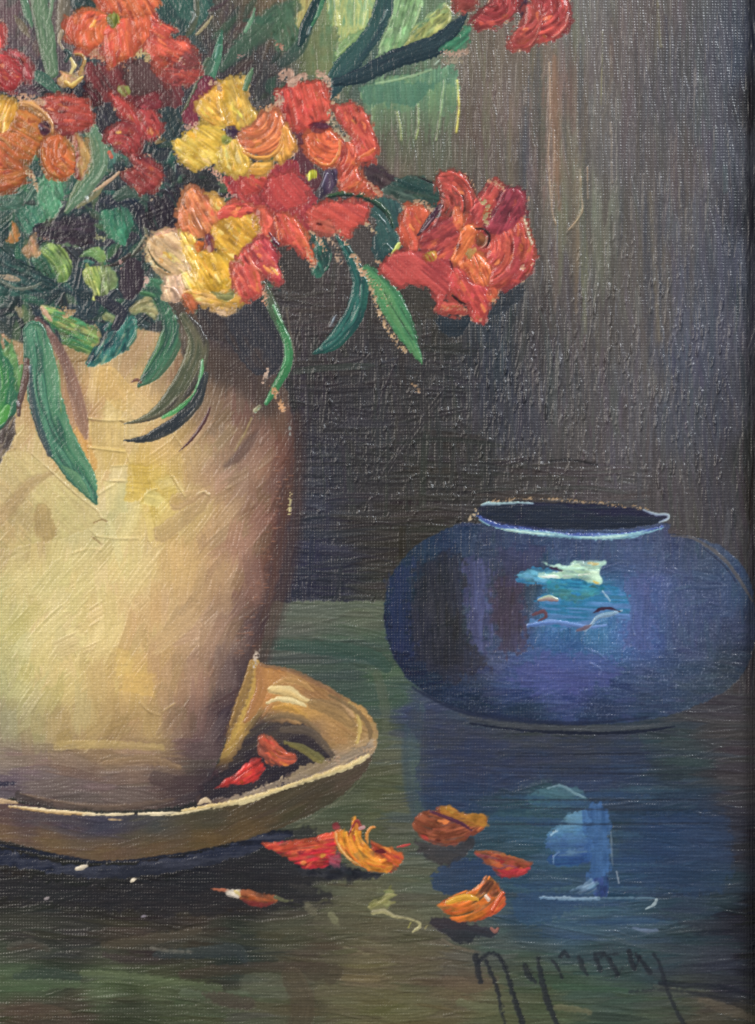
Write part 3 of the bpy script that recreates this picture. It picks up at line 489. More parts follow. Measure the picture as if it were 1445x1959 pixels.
for p, wd, cs, h in (
    ('486 1270 478 1310 462 1350 445 1400 438 1428', [20, 26, 24, 16, 4], [(190, 156, 84), (168, 130, 72)], 3), ('500 1280 500 1320 484 1360 470 1380', [22, 24, 18, 8], [(172, 122, 76), (160, 112, 76)], 2.6),
    ('515 1318 545 1300 580 1308 600 1322', [6, 12, 12, 4], [(172, 130, 84), (196, 156, 100)], 2.6), ('520 1320 550 1322 580 1338 602 1343', [16, 22, 14, 6], [(228, 206, 150), (212, 180, 120)], 4.5), ('512 1345 530 1338 560 1340 585 1350', [5, 8, 12, 6], [(226, 208, 158)], 4),
    ('525 1355 550 1352 570 1362', [8, 12, 6], [(196, 148, 74), (180, 136, 78)], 3), ('508 1375 540 1368 580 1376 610 1400', [6, 14, 12, 10], [(140, 112, 78), (110, 92, 72)], 2), ('600 1345 650 1362 672 1385', [22, 34, 20], [(140, 112, 78), (156, 124, 82)], 1.6),
    ('668 1346 684 1368 688 1395 682 1420', [7, 9, 8, 5], [(206, 180, 108), (168, 136, 84)], 3), ('655 1342 670 1362 676 1372', [8, 10, 5], [(186, 150, 110)], 2.4), ('632 1330 680 1358 706 1390 708 1412', [6, 8, 10, 8], [(120, 98, 70)], 1.8),
    ('500 1272 560 1284 610 1308 650 1332', [5, 8, 9, 6], [(126, 96, 70), (140, 104, 76)], 2.2), ('545 1420 575 1430 605 1448 622 1460', [5, 14, 18, 8], [(112, 106, 66), (136, 124, 70)], 2.4), ('540 1395 590 1398 620 1425 635 1445', [12, 16, 14, 8], [(92, 80, 70)], 1.4)):
    stroke(SAU, Q(p), wd, cs, h, soft=1.8, rag=1.6, op=.88, wv=.3)
stroke(None, Q('480 1285 468 1325 452 1368 436 1410'), [8, 14, 14, 8], [(84, 64, 56), (140, 110, 70)], .2, soft=5, op=.6, rag=4, wv=.6)
flecks(Q('490 1246 490 1262 486 1272'), 7, .62, (205, 185, 165))
RIM = part('rim', SAU, 'lit cream front rim line of the saucer')
patch(RIM, Q('432 1534 480 1512 540 1488 560 1478 575 1465 620 1455 650 1442 690 1428 714 1414 716 1432 702 1448 640 1470 560 1498 500 1515'), [(150, 130, 104), (136, 120, 104), (170, 148, 120)], -25, 2.2, rag=3, br=.9, wv=.6, dry=.32, soft=2)
stroke(RIM, Q('704 1446 660 1468 600 1488 540 1508 480 1528 420 1540 350 1551'), [8, 12, 9, 8, 12, 9, 5], [(226, 208, 160), (206, 180, 124)], 4, rag=1.8)
stroke(RIM, Q('18 1542 60 1547 110 1553 180 1557'), [3, 6, 8, 5], [(236, 218, 176), (196, 160, 110)], 4, rag=1.4); stroke(RIM, Q('160 1558 220 1558 256 1556'), [4, 5, 3], [(236, 216, 176)], 3.6)
stroke(RIM, Q('266 1557 300 1557 340 1554'), [4, 7, 4], [(240, 222, 184)], 4); stroke(RIM, Q('318 1560 350 1555 402 1545'), [3, 6, 3], [(236, 216, 170)], 3.6); stroke(RIM, Q('0 1532 20 1534 34 1536'), [10, 6, 3], [(190, 160, 124)], 3)
stroke(RIM, Q('380 1538 392 1530 402 1534'), [5, 10, 5], [(210, 186, 150)], 3); stroke(RIM, Q('208 1567 222 1568 236 1568'), [2, 4, 2], [(200, 170, 130)], 2)
stroke(None, Q('-20 1612 60 1628 130 1640 180 1648 260 1645 400 1624'), [5, 6, 6, 5, 4, 4], [(30, 34, 48)], .8, op=.85, rag=1.5)
stroke(None, Q('700 1480 650 1530 570 1580'), [2, 3, 2], [(100, 100, 80)], 1.2, op=.6)
LINT = part('lint_speck', None, 'small white specks of lint stuck to the paint below the saucer')
stroke(LINT, Q('148 1662 158 1659 168 1656'), [6, 9, 4], [(214, 200, 176)], 3); stroke(LINT, Q('251 1686 255 1683 261 1681'), [4, 7, 3], [(220, 205, 180)], 3)
stroke(LINT, Q('88 1719 92 1718'), 5, [(140, 130, 130)], 2); stroke(LINT, Q('272 1753 279 1752'), 5, [(128, 120, 128)], 2)

# ================================================================== jar
JAR = part('jar', None, 'painted round squat blue jar with a wide dark mouth')
stroke(None, Q('860 1010 800 1050 755 1095 735 1140'), [12, 14, 12, 8], [(66, 62, 54)], 1.2, op=.5, soft=4)
jar = T('''760 1150 38 46 72;752 1200 36 40 66;770 1250 38 38 66;800 1080 46 52 76;850 1040 50 54 84;880 1030 52 56 88;830 1150 44 42 48;840 1110 46 46 54;850 1250 44 42 52;870 1200 46 42 44;800 1200 38 38 60;905 1090 62 64 88;890 1130 56 56 78;930 1050 62 62 90;920 1150 84 86 130;905 1190 58 58 82;930 1210 66 70 102;
965 1180 62 50 62;960 1130 60 52 66;1000 1050 66 68 104;1100 1050 68 70 108;1200 1060 76 76 106;1280 1060 74 74 100;1350 1060 68 68 86;1300 1030 60 58 78;1000 1110 58 54 76;1150 1060 72 74 110;1080 1140 58 118 150;1060 1170 72 104 148;1000 1180 74 70 100;1150 1140 66 104 146;1190 1150 72 100 144;1150 1210 84 116 164;
1050 1215 74 98 152;1000 1240 72 82 132;1080 1240 62 82 134;1150 1250 70 92 142;1050 1290 78 80 134;1200 1210 82 96 146;1250 1130 78 80 122;1240 1230 72 80 126;1300 1150 76 76 106;1300 1230 68 68 94;1370 1150 68 68 94;1405 1150 62 68 94;1420 1200 62 60 82;1395 1100 60 66 90;1436 1250 48 48 60;1440 1180 46 48 62;
900 1290 62 60 88;950 1260 84 78 116;990 1290 76 78 126;880 1330 44 48 78;820 1300 42 44 70;1000 1330 54 58 102;1100 1320 66 66 116;1180 1310 64 68 108;1250 1300 64 66 92;1320 1290 66 70 88;1385 1290 58 58 66;1000 1362 44 50 74;900 1355 40 44 68;1150 1362 50 54 86;1250 1350 50 54 74;1340 1330 56 58 72''')
jar = [(x, y, [v + d for v, d in zip(c, (5, 4, 10) if x > 1180 else (-6, -5, -9) if x < 900 else (0, -1, -5))]) for x, y, c in adj(jar, 1.0, (.86, 1.03, .99), 0)]
region(JAR, Q('905 1000 860 1010 810 1035 770 1070 745 1110 735 1160 738 1210 755 1260 790 1308 850 1344 920 1368 1000 1380 1100 1386 1200 1382 1280 1368 1340 1347 1400 1312 1435 1262 1447 1200 1441 1135 1425 1090 1390 1052 1340 1030 1280 1020 1270 1000 1100 1010'), jar,
       lambda x, y: R.gauss(2, 8) if y > 1235 else R.choice([R.gauss(90, 5), R.gauss(90, 5), R.gauss(0, 12)]), 1500, (24, 80), (6, 16), 1.1, 4, rag=1.6, soft=2, wv=1, speck=15, mixc=.35)
for p, cs, a, op in (('800 1085 850 1060 890 1075 893 1130 888 1200 915 1250 930 1280 880 1300 830 1290 790 1240 785 1160', [(48, 42, 46), (42, 40, 50), (54, 50, 60)], 88, .6), ('896 1075 930 1080 940 1130 938 1200 930 1245 912 1240 900 1190 893 1130', [(72, 72, 104), (90, 92, 134), (66, 66, 98)], 90, .7),
                     ('944 1110 985 1105 1000 1150 1008 1200 1000 1240 960 1245 950 1200 942 1150', [(66, 52, 60), (74, 60, 76), (60, 50, 62)], 90, .65), ('960 1050 1040 1045 1040 1075 1030 1095 985 1120 960 1100', [(60, 56, 82), (70, 66, 96)], 90, .5),
                     ('1000 1262 1100 1250 1180 1270 1160 1310 1060 1325 990 1310', [(84, 84, 138), (76, 80, 134)], 0, .5), ('1190 1120 1240 1110 1250 1180 1240 1240 1200 1230', [(74, 80, 122), (84, 84, 126)], 90, .5), ('745 1130 765 1090 790 1080 780 1160 790 1240 765 1250 745 1210', [(44, 52, 84), (40, 46, 78)], 90, .6)):
    patch(JAR, Q(p), cs, a, 1.2, rag=9, soft=8, op=op, wv=.9, br=.9)
for i in range(200):
    x = R.uniform(900, 1330); y = R.uniform(1030, 1320)
    ridge([(x, y), (x, y + R.uniform(2, 9))], 1.0, R.uniform(.8, 2.2), (118, 122, 158) if R.random() < .5 else None, .35)
stroke(None, Q('790 1315 860 1352 950 1374 1100 1384 1240 1372'), [4, 8, 10, 8, 4], [(34, 40, 60)], 1, op=.75, soft=2.5)
FOOT = part('foot', JAR, 'thin grey foot of the jar')
stroke(FOOT, Q('880 1368 950 1384 1050 1393 1150 1395 1230 1392 1300 1380'), [6, 12, 12, 12, 12, 6], [(74, 76, 80), (66, 70, 76)], 1.0, dry=.3, rag=2, wv=1, op=.6, soft=2.5)
stroke(FOOT, Q('900 1384 1000 1397 1100 1402 1200 1401 1290 1390'), [3, 5, 6, 6, 4], [(28, 32, 46)], .8, op=.9)
MOUTH = part('mouth', JAR, 'dark open mouth of the jar')
patch(MOUTH, Q('908 976 940 965 1000 960 1080 963 1180 968 1250 980 1278 990 1250 1004 1190 1012 1100 1014 1010 1008 950 998 915 990'), [(40, 40, 62), (38, 44, 56), (34, 40, 54)], 3, 1.2, rag=1.2, wv=.9)
stroke(MOUTH, Q('912 982 940 1000 990 1008 1050 1012'), [3, 10, 8, 3], [(40, 42, 76)], 1, op=.7)
flecks(Q('925 962 960 957 1000 955 1060 955 1120 960 1200 968 1240 974'), 5, .5, (176, 148, 116), sz=2.4)
JR = part('rim', JAR, 'pale turquoise lit rim of the jar')
stroke(JR, Q('912 986 940 1002 980 1012 1040 1020 1110 1026 1180 1026 1230 1018 1268 1008'), [4, 9, 11, 10, 12, 12, 10, 4], [(70, 88, 150), (96, 120, 172), (150, 192, 196), (128, 168, 186)], 3.0, rag=2, br=1.3, fine=2.2, dry=.2)
stroke(JR, Q('960 1012 1010 1019 1060 1023'), [2, 4, 2], [(190, 220, 210)], 3); stroke(JR, Q('1110 1028 1160 1028 1200 1024'), [2, 4, 2], [(180, 214, 206)], 3)
stroke(JR, Q('921 966 935 963 950 964 990 962 1020 963'), [4, 7, 6, 4, 2], [(190, 225, 215), (130, 150, 170)], 3); stroke(JR, Q('1232 976 1255 984 1276 984 1278 992 1262 999'), [3, 6, 5, 4, 3], [(170, 185, 190), (120, 130, 170)], 2.6)
flecks(Q('898 992 910 984 912 976'), 6, .58, (190, 170, 140))
GL = part('highlight', JAR, 'turquoise and pale green window glint on the jar')
for f in (lambda: patch(GL, Q('988 1100 1005 1092 1040 1088 1080 1100 1150 1118 1190 1130 1210 1160 1200 1185 1160 1180 1130 1195 1080 1200 1020 1200 1010 1192 1045 1178 1035 1160 1030 1140 1060 1130 1025 1118 1000 1112'), [(66, 120, 150), (50, 120, 160), (84, 124, 170), (96, 126, 176)], 3, 2.5, rag=4, br=.9, op=.85, wv=.4),
          lambda: patch(GL, Q('990 1100 1010 1092 1060 1095 1060 1112 1025 1114 1005 1110'), [(84, 140, 160), (96, 156, 178)], 3, 3.2, rag=2, wv=.2), lambda: patch(GL, Q('1050 1112 1140 1112 1150 1130 1110 1150 1070 1145'), [(44, 118, 158), (60, 140, 160), (74, 118, 110)], 5, 2.6, rag=3, op=.8, wv=.2),
          lambda: patch(GL, Q('1034 1073 1060 1080 1085 1080 1100 1072 1156 1073 1146 1092 1152 1114 1140 1118 1100 1107 1040 1106 1034 1096 1070 1093 1050 1084'), [(190, 222, 208), (168, 204, 180), (205, 228, 200)], 3, 5, rag=1.6, br=.8, wv=.1),
          lambda: stroke(GL, Q('1030 1148 1050 1144 1066 1148'), [4, 12, 5], [(168, 190, 160), (150, 120, 120)], 3.4), lambda: stroke(GL, Q('1020 1176 1040 1170 1044 1180 1030 1188'), [5, 8, 6, 3], [(98, 68, 76)], 1.6),
          lambda: stroke(GL, Q('1010 1196 1060 1190 1120 1200 1160 1196'), [4, 10, 8, 5], [(120, 150, 200), (84, 112, 168)], 3, rag=1.6), lambda: stroke(GL, Q('1120 1205 1134 1192 1145 1180 1170 1174 1190 1168'), [8, 6, 9, 10, 3], [(128, 160, 180), (140, 168, 196)], 4),
          lambda: stroke(GL, Q('1136 1172 1150 1165 1168 1164 1186 1170'), [3, 6, 5, 2], [(58, 40, 56)], .6), lambda: stroke(GL, Q('1105 1206 1122 1200 1130 1196'), [6, 8, 4], [(110, 96, 110)], 2), lambda: stroke(GL, Q('1152 1130 1162 1142 1168 1150'), [2, 4, 2], [(150, 180, 200)], 3),
          lambda: stroke(GL, Q('1048 1085 1062 1088 1075 1092'), [2, 6, 3], [(58, 44, 66)], .6)): f()
for p in ('1120 1240 1145 1250 1160 1262', '1130 1268 1150 1280 1148 1290', '1210 1200 1215 1215'): ridge(Q(p), 1.6, 1.6, (130, 146, 190), .4)
stroke(BACK, Q('1285 1025 1320 1028 1350 1042 1385 1070 1412 1105 1440 1150'), [3, 4, 6, 7, 7, 5], [(88, 84, 84), (104, 98, 96)], 2.4, op=.8)
stroke(None, Q('1345 1048 1385 1082 1412 1120'), [2, 3, 2], [(40, 42, 60)], .2, op=.6)
ridge(Q('1330 1225 1340 1235'), 2, 1.6); ridge(Q('1355 1200 1380 1225 1382 1245'), 1.5, 1.4)

# ================================================================== greenery behind the flowers
def leaf(label, *fs):
    pid = part('leaf', None, label)
    for f in fs: f(pid)
def st(p, wd, cs, h=3, **k): return lambda pid: stroke(pid, Q(p), wd, cs, h, **k)
def pa(p, cs, ang=0, h=4, **k):
    f = lambda pid: patch(pid, Q(p), cs, ang, h, **k)
    f.poly = Q(p); f.cols = cs; f.ang = ang; return f
def ri(p, wd, h, t=None, op=.6): return lambda pid: ridge(Q(p), wd, h, t, op)

leaf('pale yellow-green leaf at the top edge between two dark ones', pa('556 -30 612 -30 600 20 585 60 575 70 566 40 560 10', [(150, 132, 76), (160, 150, 84), (120, 124, 70)], 95, 3, rag=3, wv=.4),
     pa('632 -30 725 -30 718 10 700 52 690 70 660 80 640 76 630 40', [(156, 160, 92), (126, 158, 108), (168, 172, 98), (96, 132, 92)], 93, 3.5, rag=3, wv=.3), ri('641 -20 645 30 646 62', 2, 3, (200, 196, 112)), ri('648 0 650 50', 1.6, 2, (190, 186, 110)), ri('704 -10 702 20 695 55', 2, 3, (206, 204, 120)))
leaf('olive leaf under the pale ones, over the red flower', pa('590 55 640 48 645 90 640 140 600 150 578 140 575 95', [(90, 116, 80), (102, 110, 72), (84, 92, 62)], 88, 2.6, rag=4, wv=.5, soft=2.5), pa('655 80 700 60 690 90 660 115 640 120', [(130, 154, 92), (90, 124, 84)], -55, 3, rag=4, wv=.4), ri('648 106 668 86 682 70', 2, 2, (160, 176, 104)))
leaf('hazy dark green leaf left of the pale ones', st('425 130 470 85 520 40 560 10', [20, 40, 46, 30], [(52, 84, 68), (58, 92, 70), (50, 70, 62)], 2, soft=5, rag=4, op=.75), pa('530 20 560 10 572 60 575 95 540 100 520 70', [(62, 92, 70), (70, 100, 76)], 80, 2, rag=4, soft=4, op=.8), st('540 120 570 95 590 60', [20, 26, 14], [(44, 66, 62)], 2, soft=3, op=.7))
leaf('slim green blade with a bright glint', st('398 165 412 120 420 85 425 60', [16, 20, 14, 4], [(42, 92, 74), (70, 120, 92)], 3, wv=.2), ri('412 112 418 88', 1.8, 3.4, (150, 180, 170)), st('470 60 482 38 488 16', [6, 8, 3], [(90, 130, 100)], 2.6), ri('484 34 488 18', 1.5, 3))
leaf('dark leaf crossing the top edge', st('575 85 585 55 602 20 625 -30', [10, 24, 24, 22], [(30, 52, 56), (40, 64, 62)], 3.4, wv=.2), st('596 50 612 20 622 -20', [4, 8, 8], [(56, 110, 76)], 2.6), ri('590 66 594 52', 2, 4, (170, 185, 180)), ri('607 34 612 10', 1.6, 3.4, (130, 160, 150)))
leaf('broad dark blue-green leaf rising to the top', st('632 176 655 135 690 95 722 50 745 -20', [30, 44, 38, 34, 40], [(40, 72, 70), (48, 78, 76), (38, 60, 66)], 2.6, rag=2.5, wv=.4), ri('728 45 735 35 740 20', 1.6, 3, (140, 160, 150)))
leaf('light green upright leaf with a ragged right edge', pa('722 118 726 92 740 60 753 28 762 -30 812 -30 800 30 794 52 776 82 752 108', [(104, 142, 94), (132, 166, 110), (112, 150, 100), (138, 166, 112)], 106, 4.2, rag=2.2, wv=.2), ri('728 90 741 60 752 28 756 0', 1.8, 3, (168, 196, 140)), ri('790 55 800 30 806 10', 2, 3.4, (190, 210, 150)))
leaf('olive oval leaf with a pale rim, right of the upright one', pa('770 94 790 56 822 26 848 6 860 14 862 38 850 56 828 76 800 88', [(98, 130, 90), (142, 142, 78), (120, 128, 70), (168, 166, 90)], -42, 4.2, rag=1.6, wv=.2), ri('850 8 862 22 860 42 850 56 832 74', 2, 3.6, (200, 204, 130)), ri('826 76 836 72 842 62', 2.4, 4, (215, 220, 170)))
leaf('light green drooping leaf with yellow tips', pa('692 165 740 150 800 138 855 126 870 140 878 175 872 205 840 215 800 205 760 212 720 208 700 200', [(84, 122, 96), (98, 136, 104), (86, 118, 88), (104, 132, 96)], 92, 2.0, rag=6, wv=.45, k=4, soft=3),
     lambda pid: [stroke(pid, [(x, 160 + R.uniform(-8, 12)), (x + R.uniform(-2, 3), 215), (x + R.uniform(-3, 3), R.uniform(246, 292))], [R.uniform(8, 16), R.uniform(8, 17), 3], [(86 + j, 124 + j, 94 + j // 2), (104 + j, 134 + j, 92)], 1.6, soft=2.6, op=R.uniform(.5, .85), wv=.5, rag=2, tcol=[(96, 108, 80), (88, 98, 76)]) for x in range(700, 878, 9) for j in [R.randint(-14, 12)]],
     pa('695 165 780 158 830 162 805 190 780 205 740 200 700 200', [(62, 106, 88), (72, 112, 92)], 85, 1.8, rag=5, wv=.4, op=.7, soft=3), st('720 160 780 148 826 134', [4, 5, 3], [(150, 176, 130)], 2.4, op=.7),
     ri('760 215 766 240 768 268', 2, 3, (196, 204, 120)), ri('800 200 801 240 796 266', 2, 3, (176, 196, 120)), ri('851 155 843 220 835 268', 1.8, 2.4, (168, 196, 130)), ri('875 155 878 200 876 230 873 253', 2.4, 3.6, (226, 216, 104), .95), ri('712 200 714 250', 1.5, 1.5, (150, 170, 120)))
leaf('near-black leaf lying across the pale green ones', st('640 158 690 146 735 122 783 104 835 86 865 58 893 26', [14, 30, 36, 38, 40, 28, 8], [(36, 50, 60), (42, 60, 66), (32, 48, 56)], 3.2, rag=2, wv=.25), pa('842 92 870 70 898 50 896 84 885 98 868 104 850 100', [(48, 98, 76), (56, 118, 84)], -40, 3, rag=2.5), ri('833 124 838 118', 2.5, 4, (200, 220, 200)))
flecks(Q('846 100 870 104 890 98'), 9, .66, (180, 150, 130)); flecks(Q('850 118 880 116'), 9, .6, (150, 138, 118))
leaf('tall grey-green stems at the top left corner', st('68 -30 80 30 90 80 100 138', [30, 34, 34, 26], [(72, 100, 74), (92, 118, 88), (76, 92, 70)], 2.6, wv=.4), st('42 -20 52 20 62 50', [12, 16, 6], [(74, 108, 82)], 2.4), st('100 -20 98 20 90 50', [8, 8, 5], [(96, 120, 92)], 2.4), st('130 -30 122 20 115 70', [20, 26, 14], [(98, 90, 78), (110, 100, 84)], 2, soft=3), st('28 30 42 50 56 70', [4, 14, 6], [(104, 92, 74)], 1.8, soft=2))
leaf('deep green leaf at the top edge right of the orange flower', pa('296 -30 410 -30 400 20 372 62 340 62 316 44 298 30', [(44, 74, 70), (52, 88, 78), (40, 60, 60)], 60, 2.6, rag=3, wv=.3), pa('138 -30 192 -30 186 18 160 20 142 22', [(44, 68, 64), (38, 54, 56)], 60, 2.4, rag=3), st('372 -20 376 20 368 50 358 66', [12, 12, 14, 8], [(80, 86, 66), (60, 70, 64)], 3), ri('370 24 372 34 366 44', 2.4, 4.5, (190, 200, 205)), ri('360 50 358 62', 2, 4), st('376 66 392 50 406 32', [5, 7, 4], [(150, 136, 100)], 3), ri('350 6 346 20', 1.6, 3))
leaf('short blue-green leaf over the twisted cream bud', st('58 138 85 152 112 176', [12, 24, 12], [(54, 84, 72), (66, 104, 84)], 2.6))
leaf('mid green leaf between the two orange flowers', st('168 236 188 280 186 320 160 358 128 404', [24, 36, 36, 34, 10], [(96, 122, 94), (78, 112, 86), (104, 116, 80)], 3, wv=.25), ri('200 318 192 338 178 352', 2, 3, (150, 168, 140)), pa('214 280 224 284 222 306 212 318 206 300', [(110, 150, 130), (60, 100, 90)], 80, 3.4, rag=1.4), st('210 292 214 300', 8, [(176, 84, 60)], 3),
     st('200 350 180 375 150 395', [8, 12, 6], [(128, 120, 84), (90, 96, 72)], 3), st('228 330 205 350 180 366', [4, 7, 3], [(176, 140, 108)], 2.6))
leaf('olive stem curving behind the maroon flower', st('400 120 378 170 350 225 326 258 300 272', [20, 16, 14, 12, 8], [(60, 88, 74), (70, 84, 66)], 2.4, tcol=[(122, 100, 60), (96, 84, 58)]))
leaf('bright green patch of leaf under the orange flower', pa('74 342 96 336 122 340 124 372 112 410 84 424 66 420 70 380', [(66, 122, 92), (76, 136, 98), (62, 110, 84)], 75, 3, rag=3), pa('-30 368 30 372 46 384 30 400 0 402 -30 405', [(70, 104, 84), (54, 88, 76)], 10, 3, rag=3), pa('40 400 80 400 66 440 44 446', [(52, 104, 84), (60, 118, 92)], 60, 2.6, rag=3), ri('52 385 60 372 66 362', 2, 3, (120, 150, 130)))
leaf('teal leaf dab in the middle of the dark foliage', pa('190 424 198 402 222 396 246 402 256 424 248 450 236 470 220 460 204 450 196 436', [(54, 104, 82), (50, 120, 90), (64, 116, 86)], 75, 3, rag=2.5), st('226 376 250 366 280 380', [20, 26, 12], [(58, 78, 68)], 2, soft=3), ri('166 378 168 386', 3, 4, (190, 195, 195)))
leaf('grey-olive twig beside the cream petal', st('278 432 282 450 268 474 252 490', [8, 12, 12, 4], [(60, 60, 56), (104, 108, 84)], 3), st('248 488 225 504 195 512', [8, 9, 4], [(58, 52, 50)], 2.4))
leaf('large dark blue-green leaf at the left edge', pa('-40 455 10 480 44 500 92 524 112 548 90 560 60 562 -40 560', [(34, 52, 56), (40, 64, 64), (46, 80, 72)], 25, 3, rag=2), st('-10 530 30 552 60 550 80 540', [5, 6, 6, 3], [(96, 104, 92)], 2.4), st('0 528 20 532 36 536', [5, 12, 6], [(150, 130, 105)], 2.4, dry=.35), ri('0 472 40 500 90 520', 2, 2.4, None), pa('60 490 84 478 96 506 108 530 90 528 66 515', [(48, 84, 66), (52, 96, 74)], 50, 2.6, rag=2))
leaf('striped lime green leaf dab, upper left one', pa('78 476 100 465 122 474 138 505 136 528 118 542 106 526 92 500', [(96, 132, 66), (150, 170, 84), (84, 118, 60), (136, 160, 76)], 62, 4.6, rag=1.4, br=1.0, arc=(40, 545)))
leaf('small lime green leaf dab over the twig', pa('152 492 172 474 192 474 206 496 192 503 172 490', [(124, 150, 74), (84, 122, 70)], 40, 4, rag=1.6, br=.9), pa('150 500 170 496 184 508 170 512 156 514', [(54, 98, 84), (48, 80, 76)], 5, 3, rag=2))
leaf('forked lime and yellow leaf dab', pa('162 515 190 511 196 538 188 572 176 573 180 556 165 540', [(160, 172, 80), (110, 140, 64), (180, 182, 86)], 70, 4.6, rag=1.6, br=1.0), pa('191 510 219 518 225 542 206 562 190 573 196 540', [(120, 148, 84), (92, 104, 66), (132, 146, 92)], 80, 3.6, rag=2, br=.9), ri('170 528 176 545 182 566', 2, 3, (210, 205, 120)))
leaf('broad striped leaf, yellow-green over emerald, at the vase rim', pa('76 590 92 584 138 606 170 620 191 634 192 655 178 678 150 673 122 658 110 634 88 614', [(168, 168, 92), (80, 128, 64), (126, 150, 76), (54, 116, 74), (46, 100, 64), (92, 124, 66)], 23, 5, rag=1.6, br=1.0, fine=2.8), st('80 588 88 600 98 612', [6, 10, 5], [(190, 150, 118)], 3), st('182 622 190 640 190 655 176 676', [4, 8, 5, 3], [(150, 130, 84)], 3, dry=.3))
leaf('dark teal leaf curling over the vase rim', pa('164 694 192 650 200 620 222 612 248 602 262 618 258 650 240 672 212 688 182 700', [(38, 56, 68), (36, 66, 72), (46, 116, 104), (50, 90, 78)], -60, 3.4, rag=2), ri('260 612 260 640 246 664', 1.8, 3, (96, 150, 120)), st('126 691 148 692 166 688', [2, 3, 5], [(120, 92, 50)], 1.4), pa('196 606 212 600 230 616 220 622', [(84, 110, 76), (130, 130, 80)], 40, 3, rag=2), st('186 570 210 582 232 600 222 625', [10, 22, 22, 16], [(46, 48, 58)], 2))
leaf('ochre and grey leaf tip under the cream petal', pa('250 600 252 582 272 570 292 572 302 590 296 612 280 600', [(150, 140, 92), (120, 118, 78), (168, 150, 100)], 40, 3.6, rag=1.6, arc=(285, 620), br=.9))
leaf('long mid green leaf curling down over the vase mouth', st('275 548 305 555 326 590 334 628 318 672 292 712 266 738', [32, 42, 48, 46, 44, 34, 8], [(70, 98, 74), (62, 112, 82), (44, 72, 64), (66, 112, 74)], 3.4, wv=.25), ri('320 600 330 590 336 612', 2, 2.4, (110, 150, 110)), st('252 731 262 727 270 732', [3, 6, 4], [(110, 72, 60)], 2))
patch(FOL, Q('318 572 345 568 372 590 384 640 392 690 378 740 350 690 345 640 335 600'), [(84, 66, 56), (70, 60, 54), (92, 80, 68)], 75, 2.4, rag=3, soft=3, wv=.4)
leaf('grey-olive leaf with a bright emerald edge hanging on the vase', st('238 811 280 800 318 776 350 738 374 690 378 646 352 604', [3, 14, 32, 44, 46, 38, 18], [(104, 102, 74), (72, 78, 60), (96, 92, 70), (64, 60, 56)], 3.2, wv=.3), st('312 798 340 784 368 762 384 730 387 688', [5, 10, 12, 10, 4], [(60, 128, 72), (92, 168, 96)], 4.2), ri('386 692 384 720 378 742', 2, 4.5, (190, 215, 200)))
leaf('slate-dark pointed leaf below the emerald-edged one', st('236 843 276 840 316 822 352 796 380 762 394 716', [2, 14, 24, 24, 20, 10], [(54, 58, 60), (44, 50, 56), (66, 66, 62)], 2.6, wv=.3))
leaf('thin purple-brown leaf tip on the vase', st('343 863 366 842 388 812 402 780', [2, 6, 7, 3], [(92, 56, 58), (74, 48, 50)], 2.2))
leaf('brown-purple leaf hanging behind the long green one', st('72 612 104 652 128 700 146 760 158 808 165 838', [12, 18, 20, 26, 24, 8], [(92, 66, 66), (112, 80, 72)], 2, tcol=[(150, 112, 88), (160, 120, 92)], soft=2.5, wv=.4), ri('92 625 98 640', 2, 3, (200, 160, 140)))
leaf('long emerald leaf hanging down the front of the vase', st('66 636 78 700 88 768 108 830 140 884 164 922 184 962', [44, 62, 66, 64, 56, 44, 6], [(86, 134, 100), (64, 118, 86), (46, 84, 72), (76, 132, 102), (60, 104, 84)], 3.8, wv=.25, rag=1.6), st('58 700 62 760 76 820 96 870', [6, 12, 14, 10], [(50, 76, 80), (70, 72, 76)], 2.2, op=.9), st('120 892 144 912 170 948', [4, 16, 6], [(98, 136, 94), (74, 116, 84)], 2.6, op=.8), ri('112 690 116 750 118 790', 1.8, 2.4, (120, 150, 90)))
leaf('bright green leaf at the left edge above the vase', st('-40 640 0 680 14 730 6 790 -30 830', [50, 56, 52, 44, 20], [(48, 96, 74), (44, 104, 72), (70, 140, 62)], 3.6), pa('6 670 22 660 34 690 30 706 44 700 46 730 30 750 24 700', [(80, 130, 72), (104, 140, 80)], 80, 3.6, rag=2), st('14 780 4 800 -20 820', [14, 20, 10], [(72, 144, 62)], 3), st('52 690 48 730 38 770 36 795', [12, 14, 10, 6], [(88, 66, 60)], 2.4), ri('57 702 58 712', 2.4, 4, (190, 200, 205)), ri('34 768 36 776', 2.4, 4, (190, 195, 205)))
leaf('brown-grey leaf tip at the left edge', pa('-40 830 0 822 26 792 30 810 26 848 10 868 -6 896 -40 900', [(84, 72, 66), (70, 62, 62)], 110, 2, rag=2, soft=2.4))
for p, c in (('18 448 26 428 36 438 36 456 24 466 12 462', (188, 124, 70)), ('40 480 52 470 60 450 72 446 72 470 78 488 58 494 46 490', (182, 138, 100)), ('82 452 92 454', (170, 130, 110)), ('170 444 186 452 200 458', (150, 150, 112)), ('28 590 40 588 48 598 36 606', (150, 140, 110)), ('112 590 140 596 126 604', (180, 150, 110)), ('0 646 8 640 12 662 4 668', (190, 140, 110)), ('272 530 280 536 274 548', (200, 165, 150)), ('232 512 230 500', (190, 150, 140)), ('290 380 312 382', (160, 140, 120)), ('352 378 345 366', (150, 148, 125))):
    q = Q(p)
    if len(q) > 3: patch(0, q, [c, tuple(v * .85 for v in c)], 70, 2.5, rag=2, op=.9)
    else: flecks(q if len(q) > 2 else [q[0], ((q[0][0] + q[1][0]) / 2, (q[0][1] + q[1][1]) / 2), q[1]], 7, .6, c)

